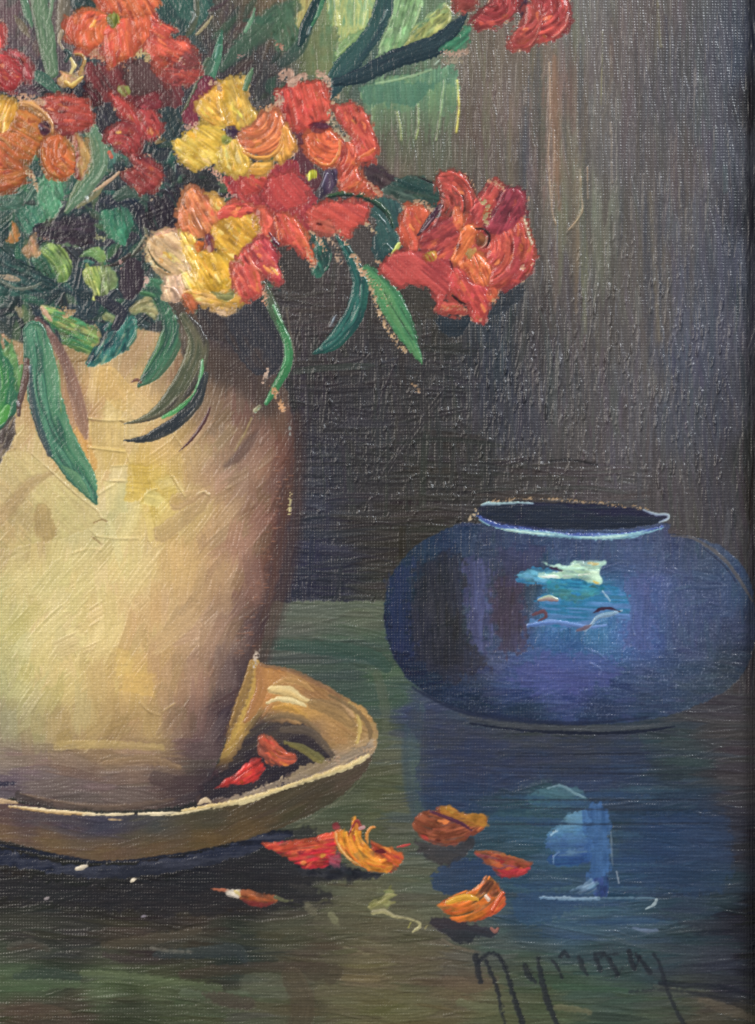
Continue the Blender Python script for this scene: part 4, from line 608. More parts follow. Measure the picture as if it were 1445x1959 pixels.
# dark cups and shadows among the stems
CUP = part('shadow_dab', None, 'near-black rounded dabs of shadow below the flowers')
patch(CUP, Q('374 580 390 576 430 600 488 570 520 588 540 628 545 680 520 720 480 710 440 660 396 646 380 610'), [(46, 46, 52), (50, 50, 57), (58, 50, 50)], 60, 1.6, rag=2, wv=.9, soft=2)
patch(CUP, Q('518 470 540 464 562 468 584 492 598 518 600 560 560 560 530 545 534 520'), [(54, 50, 50), (60, 54, 52)], 60, 1.6, rag=2, wv=.9, soft=2)
patch(CUP, Q('673 440 688 424 706 430 720 460 718 495 700 510 682 500 668 470'), [(66, 60, 58), (74, 68, 66)], 60, 1.8, rag=2, wv=.9)
patch(CUP, Q('832 604 850 588 870 586 892 598 902 614 890 634 868 646 842 632'), [(36, 42, 48), (40, 48, 56)], 0, 1.8, rag=2, wv=.9, soft=2)
patch(CUP, Q('934 570 960 548 1000 548 1000 560 975 590 940 606 925 600'), [(42, 46, 52), (48, 54, 62)], 0, 1.6, rag=3, wv=.9, soft=3, op=.8)
patch(CUP, Q('762 556 790 540 820 552 838 580 836 610 800 600 775 585'), [(56, 52, 48), (62, 58, 52)], 30, 1.6, rag=3, wv=.9, soft=3, op=.8)
patch(CUP, Q('230 528 238 502 252 492 270 505 276 538 262 566 244 572 230 556'), [(52, 44, 52), (58, 50, 58)], 80, 2, rag=1.6, wv=.5)
patch(CUP, Q('186 206 214 202 234 220 230 250 205 262 190 250'), [(54, 52, 58), (44, 44, 52)], 60, 2, rag=2.5); patch(CUP, Q('128 158 165 155 168 190 140 190 125 178'), [(42, 44, 54)], 30, 1.6, rag=3); patch(CUP, Q('345 315 390 322 420 345 410 368 370 360 350 350'), [(46, 46, 50), (52, 52, 54)], 10, 1.6, rag=3)
patch(CUP, Q('25 165 60 158 75 180 45 192 18 190'), [(84, 64, 72), (64, 50, 58)], 20, 1.6, rag=3); patch(CUP, Q('305 210 340 205 350 240 330 270 300 255'), [(46, 58, 60)], 70, 1.6, rag=3)
patch(CUP, Q('300 380 345 360 346 420 320 446 290 440 270 420'), [(42, 36, 46), (48, 44, 50)], 60, 1.6, rag=3); patch(CUP, Q('70 432 150 410 180 425 175 470 120 462 80 455'), [(48, 46, 56), (56, 46, 54)], 0, 1.6, rag=3)
patch(CUP, Q('690 310 720 318 760 340 740 352 725 368 705 350'), [(66, 54, 62), (74, 60, 60)], 30, 1.6, rag=3)

leaf('dark green leaf with a teal edge below the red petals', pa('580 428 592 434 610 452 628 466 636 490 626 518 608 532 596 518 602 484 594 455', [(42, 62, 62), (38, 70, 66), (48, 104, 84)], 70, 3, rag=1.6), ri('634 486 630 506 622 518', 1.6, 2.6, (80, 140, 110)))
leaf('long teal sickle leaf in the middle', st('628 422 648 452 668 486 684 520 690 552 680 596 660 630 634 658 600 676', [4, 12, 20, 26, 32, 36, 36, 28, 4], [(38, 88, 78), (32, 66, 66), (44, 100, 90), (34, 76, 74)], 3.4, wv=.2), ri('640 606 636 616 632 624', 2.6, 5, (180, 200, 215)), ri('692 545 690 580 676 612', 1.6, 2, (70, 130, 110)))
leaf('dark green leaf joining the right red flower', pa('700 388 726 376 752 382 772 402 768 440 758 478 740 510 718 500 712 462 722 430 708 410', [(44, 68, 70), (50, 84, 80), (38, 62, 64)], 75, 3, rag=2, wv=.3), ri('766 398 768 430 762 470', 1.6, 3, (120, 150, 140)), ri('738 466 752 480', 1.5, 3), ri('706 395 735 425 745 445', 1.5, 2.4))
leaf('curved dark stem arching over the red petals', st('628 376 660 370 692 374 720 388 742 410 752 436', [6, 10, 12, 12, 10, 4], [(60, 84, 54), (34, 62, 50), (28, 48, 44)], 4))
leaf('dark grey-green leaf beside the brown-red petal', pa('728 366 760 342 806 338 838 358 846 396 800 390 780 392 752 376', [(52, 76, 68), (40, 66, 62), (74, 90, 80)], 20, 2.8, rag=2.6), st('762 345 790 358 826 366', [6, 9, 4], [(34, 60, 58)], 3), st('802 340 815 345 828 350', [3, 5, 3], [(34, 32, 34)], 2))
leaf('spiky emerald leaf with bare canvas along its edge', st('702 516 728 546 754 590 780 640 808 696', [20, 42, 48, 36, 4], [(48, 92, 62), (58, 120, 78), (82, 132, 80), (60, 120, 74)], 3, wv=.6, rag=2), ri('735 560 758 600 790 650', 1.4, -1.8, (34, 60, 46), .8), ri('733 562 745 578', 1.6, 2.4, (150, 200, 110)))
flecks(Q('700 520 714 560 726 600 756 650 775 672'), 7, .6, (200, 166, 128), sz=2.6); flecks(Q('705 530 725 548 745 580'), 10, .46, (190, 160, 120), sz=2.6); flecks(Q('790 730 800 748'), 7, .55, (170, 140, 110))
leaf('thin bright green leaf curling down beside the vase shoulder', st('488 527 504 546 520 584 538 626 552 664 548 704 528 740 510 772', [3, 16, 22, 16, 16, 18, 16, 8], [(86, 80, 66), (70, 66, 58)], 3.4, tcol=[(44, 110, 68), (58, 140, 84)], wv=.2), st('524 585 538 622 553 662 549 704 530 738', [4, 10, 14, 15, 12], [(56, 126, 76), (48, 112, 66), (70, 150, 90)], 3.4), ri('524 584 530 600 540 618', 1.6, 3.4, (170, 205, 160)), ri('545 660 546 690 538 706', 1.6, 3.4, (120, 180, 130)))
stroke(None, Q('548 590 556 640 566 690'), [2, 3, 2], [(120, 110, 96)], 1.6, op=.6)
flecks(Q('512 708 504 730'), 5, .62, (200, 170, 150)); flecks(Q('520 742 530 760 541 782'), 8, .66, (212, 160, 116)); flecks(Q('496 780 488 788'), 4, .6, (170, 190, 160))
flecks(Q('590 440 606 452 622 480'), 6, .6); flecks(Q('626 452 640 470 650 500'), 8, .55, (196, 164, 138)); flecks(Q('676 492 690 510 696 524'), 9, .64, (206, 164, 130)); flecks(Q('696 424 712 438 718 446'), 6, .64, (196, 170, 135)); flecks(Q('722 500 735 508'), 5, .6); flecks(Q('730 506 716 496'), 4, .5)
leaf('yellow-lime tick beside the red flower', st('738 510 748 494 756 480 764 468', [3, 4, 8, 8], [(196, 204, 84), (170, 180, 76)], 4))

# ================================================================== flowers
def flower(label, base, petals, centre=None):
    pid = part('flower', None, label)
    flat = [g for it in petals for g in (it if isinstance(it, list) else [it]) if hasattr(g, 'poly')]
    for g in flat: patch(0, g.poly, [(196, 156, 128), (176, 140, 112)], g.ang, .4, rag=3, grow=4.5, dry=.58, soft=1, wv=1)
    for f in base: f(pid)
    for g in flat: patch(pid, g.poly, [tuple(v * .74 + 4 for v in c) for c in g.cols], g.ang, .9, rag=4, grow=5.5, soft=3.6, wv=.5, op=.92)
    for item in petals:
        fs = item if isinstance(item, list) else [item]
        q = part('petal', pid)
        for f in fs: f(q)
    if centre:
        q = part('flower_center', pid)
        for f in centre: f(q)

flower('maroon flower with a small green eye, under the big orange one',
  [pa('164 122 205 124 232 116 286 120 310 136 345 150 352 190 340 204 300 206 270 214 240 204 206 197 176 186 164 160', [(104, 44, 52), (92, 58, 64), (112, 50, 56), (126, 52, 58)], 60, 2.4, rag=3, wv=.4)],
  [pa('250 124 298 122 306 160 288 178 256 176 244 150', [(86, 62, 66), (78, 58, 60)], 50, 2.2, rag=4, wv=.5, soft=2.5), pa('302 128 340 116 380 122 374 154 344 162 310 158', [(150, 56, 56), (176, 64, 56), (120, 56, 60)], 10, 3, rag=3), pa('277 184 300 177 306 204 278 212 258 200', [(146, 48, 58), (120, 48, 62)], 20, 3, rag=2),
   pa('212 180 234 190 248 204 268 232 272 262 250 238 230 218', [(200, 62, 52), (180, 52, 52)], 55, 4, rag=1.4), pa('262 212 288 212 305 236 300 260 272 264 266 240', [(198, 64, 62), (176, 56, 64)], 60, 4, rag=1.8), pa('204 262 234 232 262 240 269 264 262 290 236 290 216 276', [(160, 62, 68), (184, 62, 60), (150, 52, 60)], 20, 4, rag=1.8, arc=(225, 300)),
   pa('249 293 272 300 292 310 308 338 294 362 272 369 258 355 238 332 262 320', [(142, 56, 66), (176, 66, 60), (150, 60, 64)], 35, 4, rag=2.4), pa('166 166 182 176 190 196 176 194', [(84, 32, 44)], 40, 2, rag=2)],
  [pa('226 168 234 162 246 168 248 180 238 186 228 180', [(120, 128, 66), (150, 152, 84)], 60, 4, rag=1.4)])
flower('orange flower at the top left with an olive eye',
  [pa('140 92 160 92 200 88 210 100 205 118 180 112 150 104', [(140, 62, 56), (176, 96, 74)], 0, 2, rag=2.4)],
  [pa('180 -30 300 -30 290 30 262 36 232 28 212 26 196 18 184 0', [(188, 72, 48), (212, 106, 50), (204, 92, 46), (196, 76, 44)], 60, 5, rag=1.6), pa('126 62 132 34 154 23 176 20 200 30 206 56 195 80 172 95 150 90 134 76', [(212, 104, 44), (204, 88, 36), (186, 68, 40)], 40, 6, rag=1.2, arc=(215, 60)),
   pa('202 58 232 36 262 34 292 30 294 52 277 80 250 108 228 118 212 128 202 112 199 90', [(206, 88, 44), (198, 78, 46), (208, 98, 48), (190, 64, 44)], 80, 5.5, rag=1.6), pa('290 30 308 46 336 58 322 70 330 76 358 80 368 104 358 117 328 120 304 134 294 118 277 94 288 66', [(184, 60, 52), (204, 82, 54), (192, 70, 52)], 30, 4.6, rag=2),
   pa('340 118 360 96 380 122 350 130', [(130, 62, 64)], 30, 2.4, rag=2.4)],
  [pa('204 34 212 26 228 28 230 42 220 56 212 52', [(150, 136, 52), (104, 112, 54), (134, 124, 50)], 80, 4, rag=1.6)])
flecks(Q('176 106 186 100 194 112'), 9, .66, (196, 140, 110)); flecks(Q('266 106 276 98 284 116'), 8, .66, (196, 170, 120)); flecks(Q('344 114 352 118'), 7, .6, (190, 150, 120)); flecks(Q('300 38 306 46'), 5, .6, (200, 140, 100)); flecks(Q('238 128 246 136'), 7, .45, (170, 120, 90))
BUD = part('bud', None, 'twisted cream and ochre bud left of the maroon flower')
patch(BUD, Q('112 150 126 138 140 140 160 130 160 152 140 166 124 168 112 160'), [(170, 130, 104), (200, 160, 96), (150, 112, 96)], 30, 3.4, rag=2)
stroke(BUD, Q('136 112 142 126 136 140'), [6, 9, 4], [(226, 206, 140), (196, 168, 100)], 5); stroke(BUD, Q('146 104 158 106 162 118 156 134 152 146'), [5, 6, 6, 6, 4], [(206, 170, 108), (150, 112, 66)], 5); stroke(BUD, Q('126 158 138 164 148 156 158 148'), [6, 9, 7, 4], [(228, 206, 128), (206, 160, 84)], 5)
stroke(BUD, Q('118 60 114 80 126 98'), [7, 6, 4], [(150, 134, 110)], 3); stroke(BUD, Q('126 98 132 104 126 116'), [8, 12, 8], [(76, 100, 84), (40, 50, 56)], 4)
flower('crimson flower cut off by the left edge', [pa('-40 165 10 165 22 175 -40 178', [(84, 36, 46)], 10, 2)],
  [pa('-40 104 6 106 26 110 42 130 38 155 22 174 -4 164 -40 160', [(196, 54, 58), (184, 48, 54), (164, 42, 48)], 40, 5, rag=1.4), pa('22 100 40 104 56 124 63 142 57 153 46 146 40 124', [(176, 66, 72), (196, 92, 100), (150, 46, 56)], 65, 4.6, rag=1.4), pa('-40 46 0 44 8 60 2 92 -40 100', [(176, 60, 60), (190, 70, 62)], 80, 4, rag=2)])
flower('orange and yellow flower with a purple eye at the left edge', [pa('30 196 60 190 94 216 105 245 96 262 76 250 50 220', [(176, 128, 84), (196, 146, 96)], 40, 3)],
  [pa('82 192 116 184 156 190 173 210 176 236 156 250 120 258 104 238 94 216', [(186, 64, 50), (198, 72, 52), (172, 62, 54), (146, 58, 62)], 10, 4.6, rag=1.8), pa('28 210 55 213 79 230 82 257 74 282 56 306 22 302 0 280 -2 252 16 243', [(206, 120, 50), (190, 126, 54), (206, 104, 44), (176, 116, 52)], 30, 5.5, rag=1.6),
   pa('-40 194 26 193 32 216 20 242 8 253 -40 250', [(196, 140, 50), (214, 170, 70), (188, 130, 48)], 110, 6, rag=1.4), pa('-40 258 4 272 24 288 38 310 44 327 16 326 -40 312', [(200, 104, 48), (212, 96, 54)], 45, 5.5, rag=1.4), pa('-40 310 14 326 52 326 46 346 22 360 -40 376', [(206, 130, 62), (196, 108, 48), (176, 84, 44)], -12, 5.5, rag=1.6),
   [pa('80 280 92 264 116 258 134 278 146 308 138 333 116 340 94 332 80 306', [(196, 130, 62), (214, 104, 40), (208, 98, 36), (214, 112, 50)], 60, 6.5, rag=1.2, arc=(150, 285)), ri('82 285 84 308 96 330 112 338', 2.4, 3, (196, 140, 84))], pa('140 262 150 262 168 286 168 318 152 340 144 322 146 300', [(150, 120, 66), (184, 150, 96), (150, 62, 54)], 80, 4.6, rag=1.6),
   st('46 196 66 204 86 218 99 236 101 254', [5, 8, 8, 7, 5], [(206, 156, 100), (180, 126, 76)], 5), st('0 262 14 274 24 286', [3, 6, 3], [(206, 140, 84)], 4)],
  [pa('74 240 84 232 96 238 97 252 86 260 76 254', [(58, 34, 46), (74, 44, 58)], 30, 5, rag=1), ri('76 240 80 248', 2, 4, (190, 180, 190))])
flecks(Q('40 186 64 188 80 196'), 9, .66, (196, 150, 120)); flecks(Q('54 330 66 345 74 365'), 7, .6, (190, 160, 126)); flecks(Q('82 322 88 335'), 5, .55)

REDF = 'red and crimson flower in the middle with a yellow eye'
flower('orange and scarlet flower in the middle, right of the yellow one',
  [pa('556 244 588 246 630 240 640 258 600 262 590 296 612 330 614 356 600 366 575 350 562 320 556 288', [(112, 42, 60), (94, 46, 58), (84, 52, 62)], 70, 2.6, rag=2.4, wv=.4)],
  [pa('532 184 556 165 590 160 613 157 626 182 631 222 614 236 590 246 558 246 541 222', [(206, 74, 54), (200, 66, 46), (196, 58, 46), (184, 46, 46)], 75, 5, rag=2, fine=3.6), pa('642 210 662 202 686 204 703 226 714 256 720 292 710 308 685 308 677 272 663 246', [(196, 62, 52), (206, 82, 58), (180, 58, 54), (196, 72, 50)], 60, 5, rag=1.8),
   pa('643 266 668 270 680 294 686 332 707 356 726 372 682 364 652 361 653 327 643 304', [(186, 66, 52), (210, 96, 56), (190, 68, 50), (200, 88, 56)], 65, 5, rag=2, arc=(620, 290), br=1), pa('587 258 614 251 644 256 651 286 641 311 627 319 606 313 590 294', [(206, 86, 42), (218, 96, 42), (200, 82, 42)], 40, 6, rag=1.3, arc=(640, 250)),
   st('598 300 616 314 634 314 648 292 650 268', [2, 5, 5, 6, 3], [(216, 130, 66)], 5), st('690 300 705 294 716 286', [4, 10, 6], [(214, 104, 50)], 5)],
  [pa('590 240 608 232 626 236 628 250 604 254', [(78, 42, 60), (96, 50, 60)], 0, 2.4, rag=1.6), pa('587 334 596 326 606 330 606 340 594 346 588 342', [(210, 204, 66), (150, 150, 50), (206, 210, 80)], 90, 5, rag=1.4, br=1.2, fine=2)])
patch(CUP, Q('620 328 636 322 646 334 642 356 626 372 612 380 610 362 618 344'), [(58, 46, 66), (84, 66, 84), (54, 48, 66)], 80, 5, rag=1.2, wv=.2); ridge(Q('626 332 620 346 616 358'), 1.8, 4, (180, 180, 200))
flecks(Q('540 148 552 140 560 158'), 12, .7, (190, 152, 132)); flecks(Q('556 160 572 150 582 146'), 9, .68, (190, 152, 132)); flecks(Q('612 140 622 146 626 160'), 10, .7, (192, 156, 134)); flecks(Q('530 180 536 196 520 206'), 9, .68, (190, 152, 130)); flecks(Q('640 196 648 188'), 9, .6, (180, 150, 120)); flecks(Q('632 215 640 240 655 262 670 266'), 8, .66, (176, 156, 128)); flecks(Q('704 350 722 366 727 372'), 6, .66, (205, 150, 120)); flecks(Q('625 322 645 322'), 4, .55, (196, 140, 120)); flecks(Q('529 84 540 90'), 8, .6, (176, 128, 108)); flecks(Q('452 110 462 104'), 7, .5, (150, 116, 110))
flower('broad crimson flower spreading below the yellow one',
  [pa('432 336 470 326 516 318 560 306 582 345 608 376 596 404 628 418 600 440 560 450 520 440 492 420 476 396 452 380 438 360', [(140, 42, 56), (160, 48, 56), (150, 44, 52), (176, 56, 52)], 60, 2.8, rag=3, wv=.35)],
  [pa('462 342 506 334 502 358 478 372 464 366', [(204, 62, 50), (190, 56, 52)], 30, 4.5, rag=2.4), pa('508 352 556 330 584 350 588 382 548 400 510 392', [(176, 56, 56), (186, 54, 50), (160, 48, 56)], 50, 3, rag=5, soft=2.6, wv=.4), pa('487 404 506 398 522 418 520 450 506 464 490 452', [(206, 74, 54), (214, 90, 60), (196, 70, 56)], 75, 5, rag=1.6),
   pa('526 410 566 420 580 446 594 480 600 502 586 490 562 468 536 462', [(216, 100, 54), (206, 82, 48), (190, 62, 54), (196, 80, 58)], 62, 4.6, rag=1.8), pa('590 404 628 388 668 388 702 392 698 420 678 430 664 454 644 442 626 420 604 430', [(176, 60, 58), (196, 66, 52), (188, 70, 56)], 30, 3.6, rag=2.4, wv=.4), pa('596 420 630 422 640 444 616 446 600 438', [(190, 92, 72), (176, 76, 64)], 20, 3, rag=2.4)])
stroke(None, Q('526 414 531 440 534 460'), [2, 4, 2], [(214, 110, 64)], 4); stroke(None, Q('574 338 590 352'), 5, [(110, 44, 56)], 2)
flecks(Q('430 376 442 372 454 378'), 7, .58, (196, 150, 140)); flecks(Q('588 478 596 496 598 510'), 7, .62, (200, 150, 120)); flecks(Q('646 440 660 458 664 470'), 6, .6)
flower('bright yellow flower with a dark eye and an orange right petal',
  [pa('382 155 406 148 416 166 402 182 382 202 380 236 358 240 350 220 366 196', [(100, 38, 60), (120, 44, 64)], 60, 2.6, rag=2.6, wv=.4)],
  [pa('376 204 400 178 416 170 424 199 432 236 406 240 388 224', [(208, 150, 56), (216, 166, 62), (222, 186, 90)], 45, 5, rag=2), pa('414 172 430 156 462 150 470 164 473 190 490 224 470 240 441 246 426 222', [(216, 176, 84), (222, 190, 96), (206, 166, 60), (212, 158, 52)], 70, 6, rag=1.8), pa('336 276 350 262 368 249 392 238 426 244 434 272 424 305 402 314 378 321 352 310', [(226, 196, 84), (210, 172, 62), (228, 204, 104), (216, 178, 66)], 35, 6.5, rag=2.4),
   pa('420 276 452 268 470 292 474 326 460 336 434 330 418 320', [(220, 188, 88), (210, 172, 70), (226, 200, 110)], 70, 6.5, rag=2.4), pa('457 256 488 238 506 216 528 212 542 230 546 250 528 282 506 295 474 290 458 272', [(200, 112, 72), (196, 98, 58), (206, 116, 64)], -50, 5, rag=1.4, arc=(480, 220), br=1.0),
   [pa('541 240 556 256 564 278 556 295 538 308 528 300 536 276', [(206, 140, 60), (224, 166, 70)], 80, 6, rag=1.4), st('466 290 490 302 516 300 534 284 542 258', [5, 8, 8, 7, 4], [(222, 166, 76), (206, 140, 70)], 5.5)], pa('474 324 492 310 517 312 514 328 494 335', [(214, 166, 74), (206, 150, 60)], 0, 4.6, rag=1.4)],
  [pa('430 246 444 240 454 248 453 262 438 264', [(56, 40, 58), (66, 48, 60)], 20, 4, rag=1.4), pa('424 262 434 257 444 266 438 276 426 274', [(122, 130, 66), (150, 146, 76)], 20, 4, rag=1.4)])
flecks(Q('404 158 416 162 420 172'), 7, .66, (200, 160, 130)); flecks(Q('358 242 370 238 378 246'), 9, .66, (206, 160, 140)); flecks(Q('404 326 418 336 424 344'), 8, .66, (200, 150, 130)); flecks(Q('500 205 512 208 522 206'), 7, .6, (200, 150, 110))
ridge(Q('418 180 420 205 428 232'), 2, 3.5, (240, 216, 150)); ridge(Q('380 210 392 226 410 238'), 2, 3, (226, 160, 70)); ridge(Q('452 262 460 282 474 288'), 2, 3, (226, 180, 96))
stroke(part('leaf', None, 'pale green blade poking up beside the bright yellow flower'), Q('470 170 476 150 484 132'), [10, 12, 4], [(110, 136, 96), (74, 104, 76)], 3.4)

flower('lower yellow and orange flower with one cream petal',
  [pa('396 450 412 446 416 470 404 486 390 478', [(176, 100, 66), (150, 70, 60)], 50, 3)],
  [pa('342 424 348 392 364 360 390 372 404 388 420 394 420 424 398 446 384 452 350 440', [(196, 104, 64), (210, 128, 76), (200, 110, 66)], 60, 5.5, rag=1.8, br=.9), pa('400 374 426 386 420 406 408 402', [(222, 172, 80), (206, 150, 70)], 40, 4.4, rag=1.6), pa('418 404 444 388 476 391 482 406 442 418 422 421', [(180, 52, 54), (212, 80, 54), (196, 62, 52)], 0, 5, rag=2),
   pa('418 422 462 415 484 413 493 440 490 455 464 472 453 502 430 484 410 466 406 444', [(214, 162, 52), (206, 152, 48), (216, 172, 60)], 40, 5.5, rag=2.2), pa('278 472 298 448 330 442 350 460 356 488 370 516 343 528 320 528 292 506', [(222, 182, 140), (224, 196, 156), (206, 172, 126), (216, 190, 150)], 40, 6, rag=2), 
   pa('344 446 370 454 378 484 402 496 402 546 382 552 346 556 342 530 366 514 350 486', [(220, 176, 66), (226, 198, 110), (212, 168, 54), (230, 210, 150)], 60, 6.5, rag=2.6, br=.9), pa('378 488 416 484 446 504 449 538 431 556 404 560 390 546 382 516', [(222, 180, 60), (212, 164, 46), (220, 176, 66)], 60, 6, rag=2), pa('320 534 346 526 352 560 336 573 316 570', [(216, 178, 160), (224, 194, 160)], 70, 4.4, rag=2.2),
   [pa('350 560 392 552 406 558 458 548 465 576 444 590 428 598 392 582', [(222, 180, 84), (206, 158, 66), (220, 184, 132)], 10, 5, rag=2.2), pa('404 556 430 562 447 550 452 564 436 576 418 572', [(104, 110, 76), (134, 136, 84)], 5, 3, rag=1.6)], pa('348 566 366 562 374 584 362 590', [(186, 96, 56)], 60, 3, rag=2)],
  [pa('372 468 380 460 390 466 388 480 376 482', [(206, 108, 50)], 30, 4, rag=1.4), pa('394 454 402 448 410 464 408 482 400 478', [(112, 44, 58), (84, 44, 60)], 70, 4, rag=1.2), pa('396 472 404 470 404 482 398 482', [(214, 160, 140)], 70, 4, rag=1)])
for p, t in (('352 486 358 512 366 530', (244, 224, 176)), ('350 530 356 548 366 556', (244, 228, 170)), ('372 500 380 520 376 540', (236, 206, 110)), ('286 480 300 505 322 524', (196, 150, 100)), ('366 398 376 420 386 440', (226, 150, 110)), ('440 500 448 530 436 548', (226, 186, 90)), ('316 548 332 552 346 570', (236, 206, 180))): ridge(Q(p), 1.9, 3.6, t, .8)
flecks(Q('278 476 290 500 305 515'), 6, .5, (200, 175, 120)); flecks(Q('300 446 330 440 345 444'), 6, .62, (214, 160, 130)); flecks(Q('415 592 430 598 450 586'), 8, .66, (214, 178, 140)); flecks(Q('486 410 486 430 492 448'), 5, .6, (206, 150, 110)); flecks(Q('500 556 508 565 506 580'), 8, .64, (205, 150, 120)); flecks(Q('380 585 392 640'), 4, .3, (170, 150, 120))
stroke(None, Q('284 478 296 500 312 514 326 522'), [2, 4, 4, 2], [(70, 76, 60)], 1)
flower('small pink-red flower tucked right of the lower yellow one', [],
  [pa('446 514 460 488 474 476 490 500 498 530 496 562 466 572 450 542', [(214, 88, 64), (206, 74, 58), (196, 66, 60), (212, 92, 64)], 66, 5.5, rag=1.6), pa('472 480 494 460 518 464 532 506 535 542 520 534 500 516 482 498', [(170, 44, 66), (186, 52, 62), (196, 72, 66), (180, 56, 60)], 50, 5, rag=1.8)])
stroke(None, Q('476 488 486 508 502 520'), [2, 4, 2], [(216, 120, 96)], 4); stroke(None, Q('516 446 526 462 534 470'), [3, 6, 4], [(90, 34, 56)], 3)

flower('fiery red and orange flower at the right with two eyes',
  [pa('800 440 850 410 920 400 960 440 960 520 930 556 900 560 870 540 850 500 810 480', [(168, 56, 56), (180, 64, 52), (160, 54, 58)], 50, 2.8, rag=3, wv=.3)],
  [[pa('840 338 858 330 882 332 900 352 909 384 892 406 866 416 846 402 842 370', [(104, 66, 62), (150, 64, 58), (170, 62, 56), (190, 66, 52)], 70, 4.6, rag=1.6, arc=(838, 395), br=.9)], pa('908 394 922 374 944 348 958 356 948 392 936 416 920 434 906 426', [(160, 52, 60), (186, 68, 60), (166, 56, 56)], -60, 4, rag=2.2), pa('944 408 962 364 984 362 1003 370 1003 405 990 430 966 446 944 449 929 434', [(112, 46, 62), (136, 48, 64), (156, 52, 70), (118, 44, 58)], -60, 4.6, rag=1.8),
   pa('942 456 976 440 1000 418 1011 454 1019 472 1019 506 1004 528 978 545 956 553 937 545 940 516 930 484', [(190, 70, 56), (172, 60, 56), (202, 84, 60), (180, 66, 58), (160, 54, 60)], -35, 5, rag=2, arc=(910, 470), br=1.0), pa('766 448 768 422 780 398 802 396 820 408 806 436 801 472 790 484 780 468', [(216, 92, 48), (206, 84, 50), (190, 70, 48)], 70, 5.6, rag=1.8), 
   pa('728 516 755 486 783 482 812 486 845 482 867 505 862 540 850 572 838 593 837 570 820 549 782 541 762 547 746 533', [(156, 50, 56), (166, 54, 56), (186, 66, 62), (178, 62, 58)], 40, 3.8, rag=2, wv=.4), pa('804 452 838 430 872 414 880 452 867 488 856 496 812 476', [(150, 54, 62), (166, 58, 58), (186, 66, 52)], -30, 4, rag=2.4), pa('866 402 880 396 885 430 872 436', [(206, 98, 54)], 80, 4.6, rag=1.6),
   pa('874 470 890 434 911 438 906 462 892 484 880 500 864 500', [(206, 84, 44), (224, 120, 54), (214, 100, 46)], -58, 6, rag=1.6), pa('876 506 894 487 917 487 936 508 936 534 925 550 910 545 894 524', [(206, 90, 48), (222, 122, 56), (204, 84, 48), (216, 110, 52)], 68, 6, rag=1.8, br=1), pa('860 516 884 518 908 544 932 549 936 570 922 612 906 612 897 582 878 578 862 564', [(180, 50, 60), (200, 64, 56), (190, 58, 56)], 60, 5, rag=1.8), pa('934 556 942 550 950 560 944 574 934 572', [(212, 88, 48)], 60, 5, rag=1.6), pa('842 586 862 578 890 592 880 600 850 596', [(190, 72, 62)], 10, 3, rag=2)],
  [pa('812 488 820 480 836 482 832 498 818 502 810 498', [(130, 110, 54), (184, 170, 70), (150, 66, 50)], 60, 4, rag=2.4, br=1.2), pa('910 452 918 444 930 450 932 464 922 474 912 468', [(136, 84, 56), (110, 66, 52)], 50, 3.4, rag=1.4), pa('890 484 900 474 910 478 900 498', [(196, 150, 90), (150, 120, 76)], 60, 4, rag=2)])
stroke(None, Q('911 438 928 440 937 455 930 474'), [3, 5, 5, 2], [(52, 30, 34)], 1.5); ridge(Q('932 452 930 466 922 474'), 1.6, 3.6, (220, 190, 170)); stroke(None, Q('800 450 820 425 838 400 843 392'), [4, 12, 12, 5], [(62, 40, 56), (84, 50, 60)], 2.4)
for p in ('808 444 818 430 828 418', '832 432 838 418 844 404', '842 402 846 394'): ridge(Q(p), 1.8, 5, (200, 190, 205), .6)
stroke(None, Q('866 566 880 577 892 582'), [3, 5, 2], [(44, 26, 32)], .8); stroke(None, Q('862 500 866 516'), 4, [(92, 34, 44)], 1)
flecks(Q('790 388 810 390 824 400'), 8, .66, (196, 160, 130)); flecks(Q('924 384 934 396 930 424'), 9, .68, (190, 164, 120)); flecks(Q('938 346 950 350 962 362'), 7, .62, (206, 150, 120)); flecks(Q('888 334 902 350 908 356'), 5, .45, (180, 150, 110)); flecks(Q('1004 418 1010 440 1020 470'), 4, .6, (190, 170, 140)); flecks(Q('1000 512 1018 505'), 6, .55, (206, 160, 130)); flecks(Q('730 512 738 522'), 4, .55, (200, 130, 110))
flecks(Q('846 592 866 588 890 594'), 5, .55, (206, 140, 110)); flecks(Q('904 612 920 612'), 5, .6, (205, 140, 110)); flecks(Q('820 580 836 596'), 8, .4, (120, 100, 80)); flecks(Q('935 548 945 578'), 6, .45, (200, 150, 110)); ridge(Q('1002 418 1010 448 1018 468'), 1.6, 3.4, (200, 180, 150))

flower('dark red flower cut off by the top edge', [pa('990 -30 1012 -30 1010 20 1002 36 994 30', [(64, 44, 62)], 80, 2)],
  [pa('906 44 926 20 952 -6 990 -30 992 0 982 24 958 43 928 54', [(150, 52, 56), (136, 44, 50), (166, 64, 64), (144, 48, 52)], -38, 5, rag=1.6, br=.9, arc=(940, 0)), pa('1006 -30 1080 -30 1086 0 1088 32 1079 60 1056 76 1034 79 1030 60 1040 34 1020 4', [(156, 52, 56), (150, 48, 54), (166, 62, 62), (200, 70, 58)], 70, 5.4, rag=1.3, br=.9, arc=(1030, 10)),
   pa('1006 12 1032 8 1040 36 1030 66 1010 90 986 92 973 81 993 56 1004 38', [(164, 66, 66), (178, 74, 66), (156, 60, 62), (176, 70, 62)], -60, 5, rag=1.4, br=.9, arc=(980, 20)), pa('868 -30 912 -30 908 4 894 18 874 16', [(136, 60, 60), (150, 66, 60)], 10, 3, rag=3)])
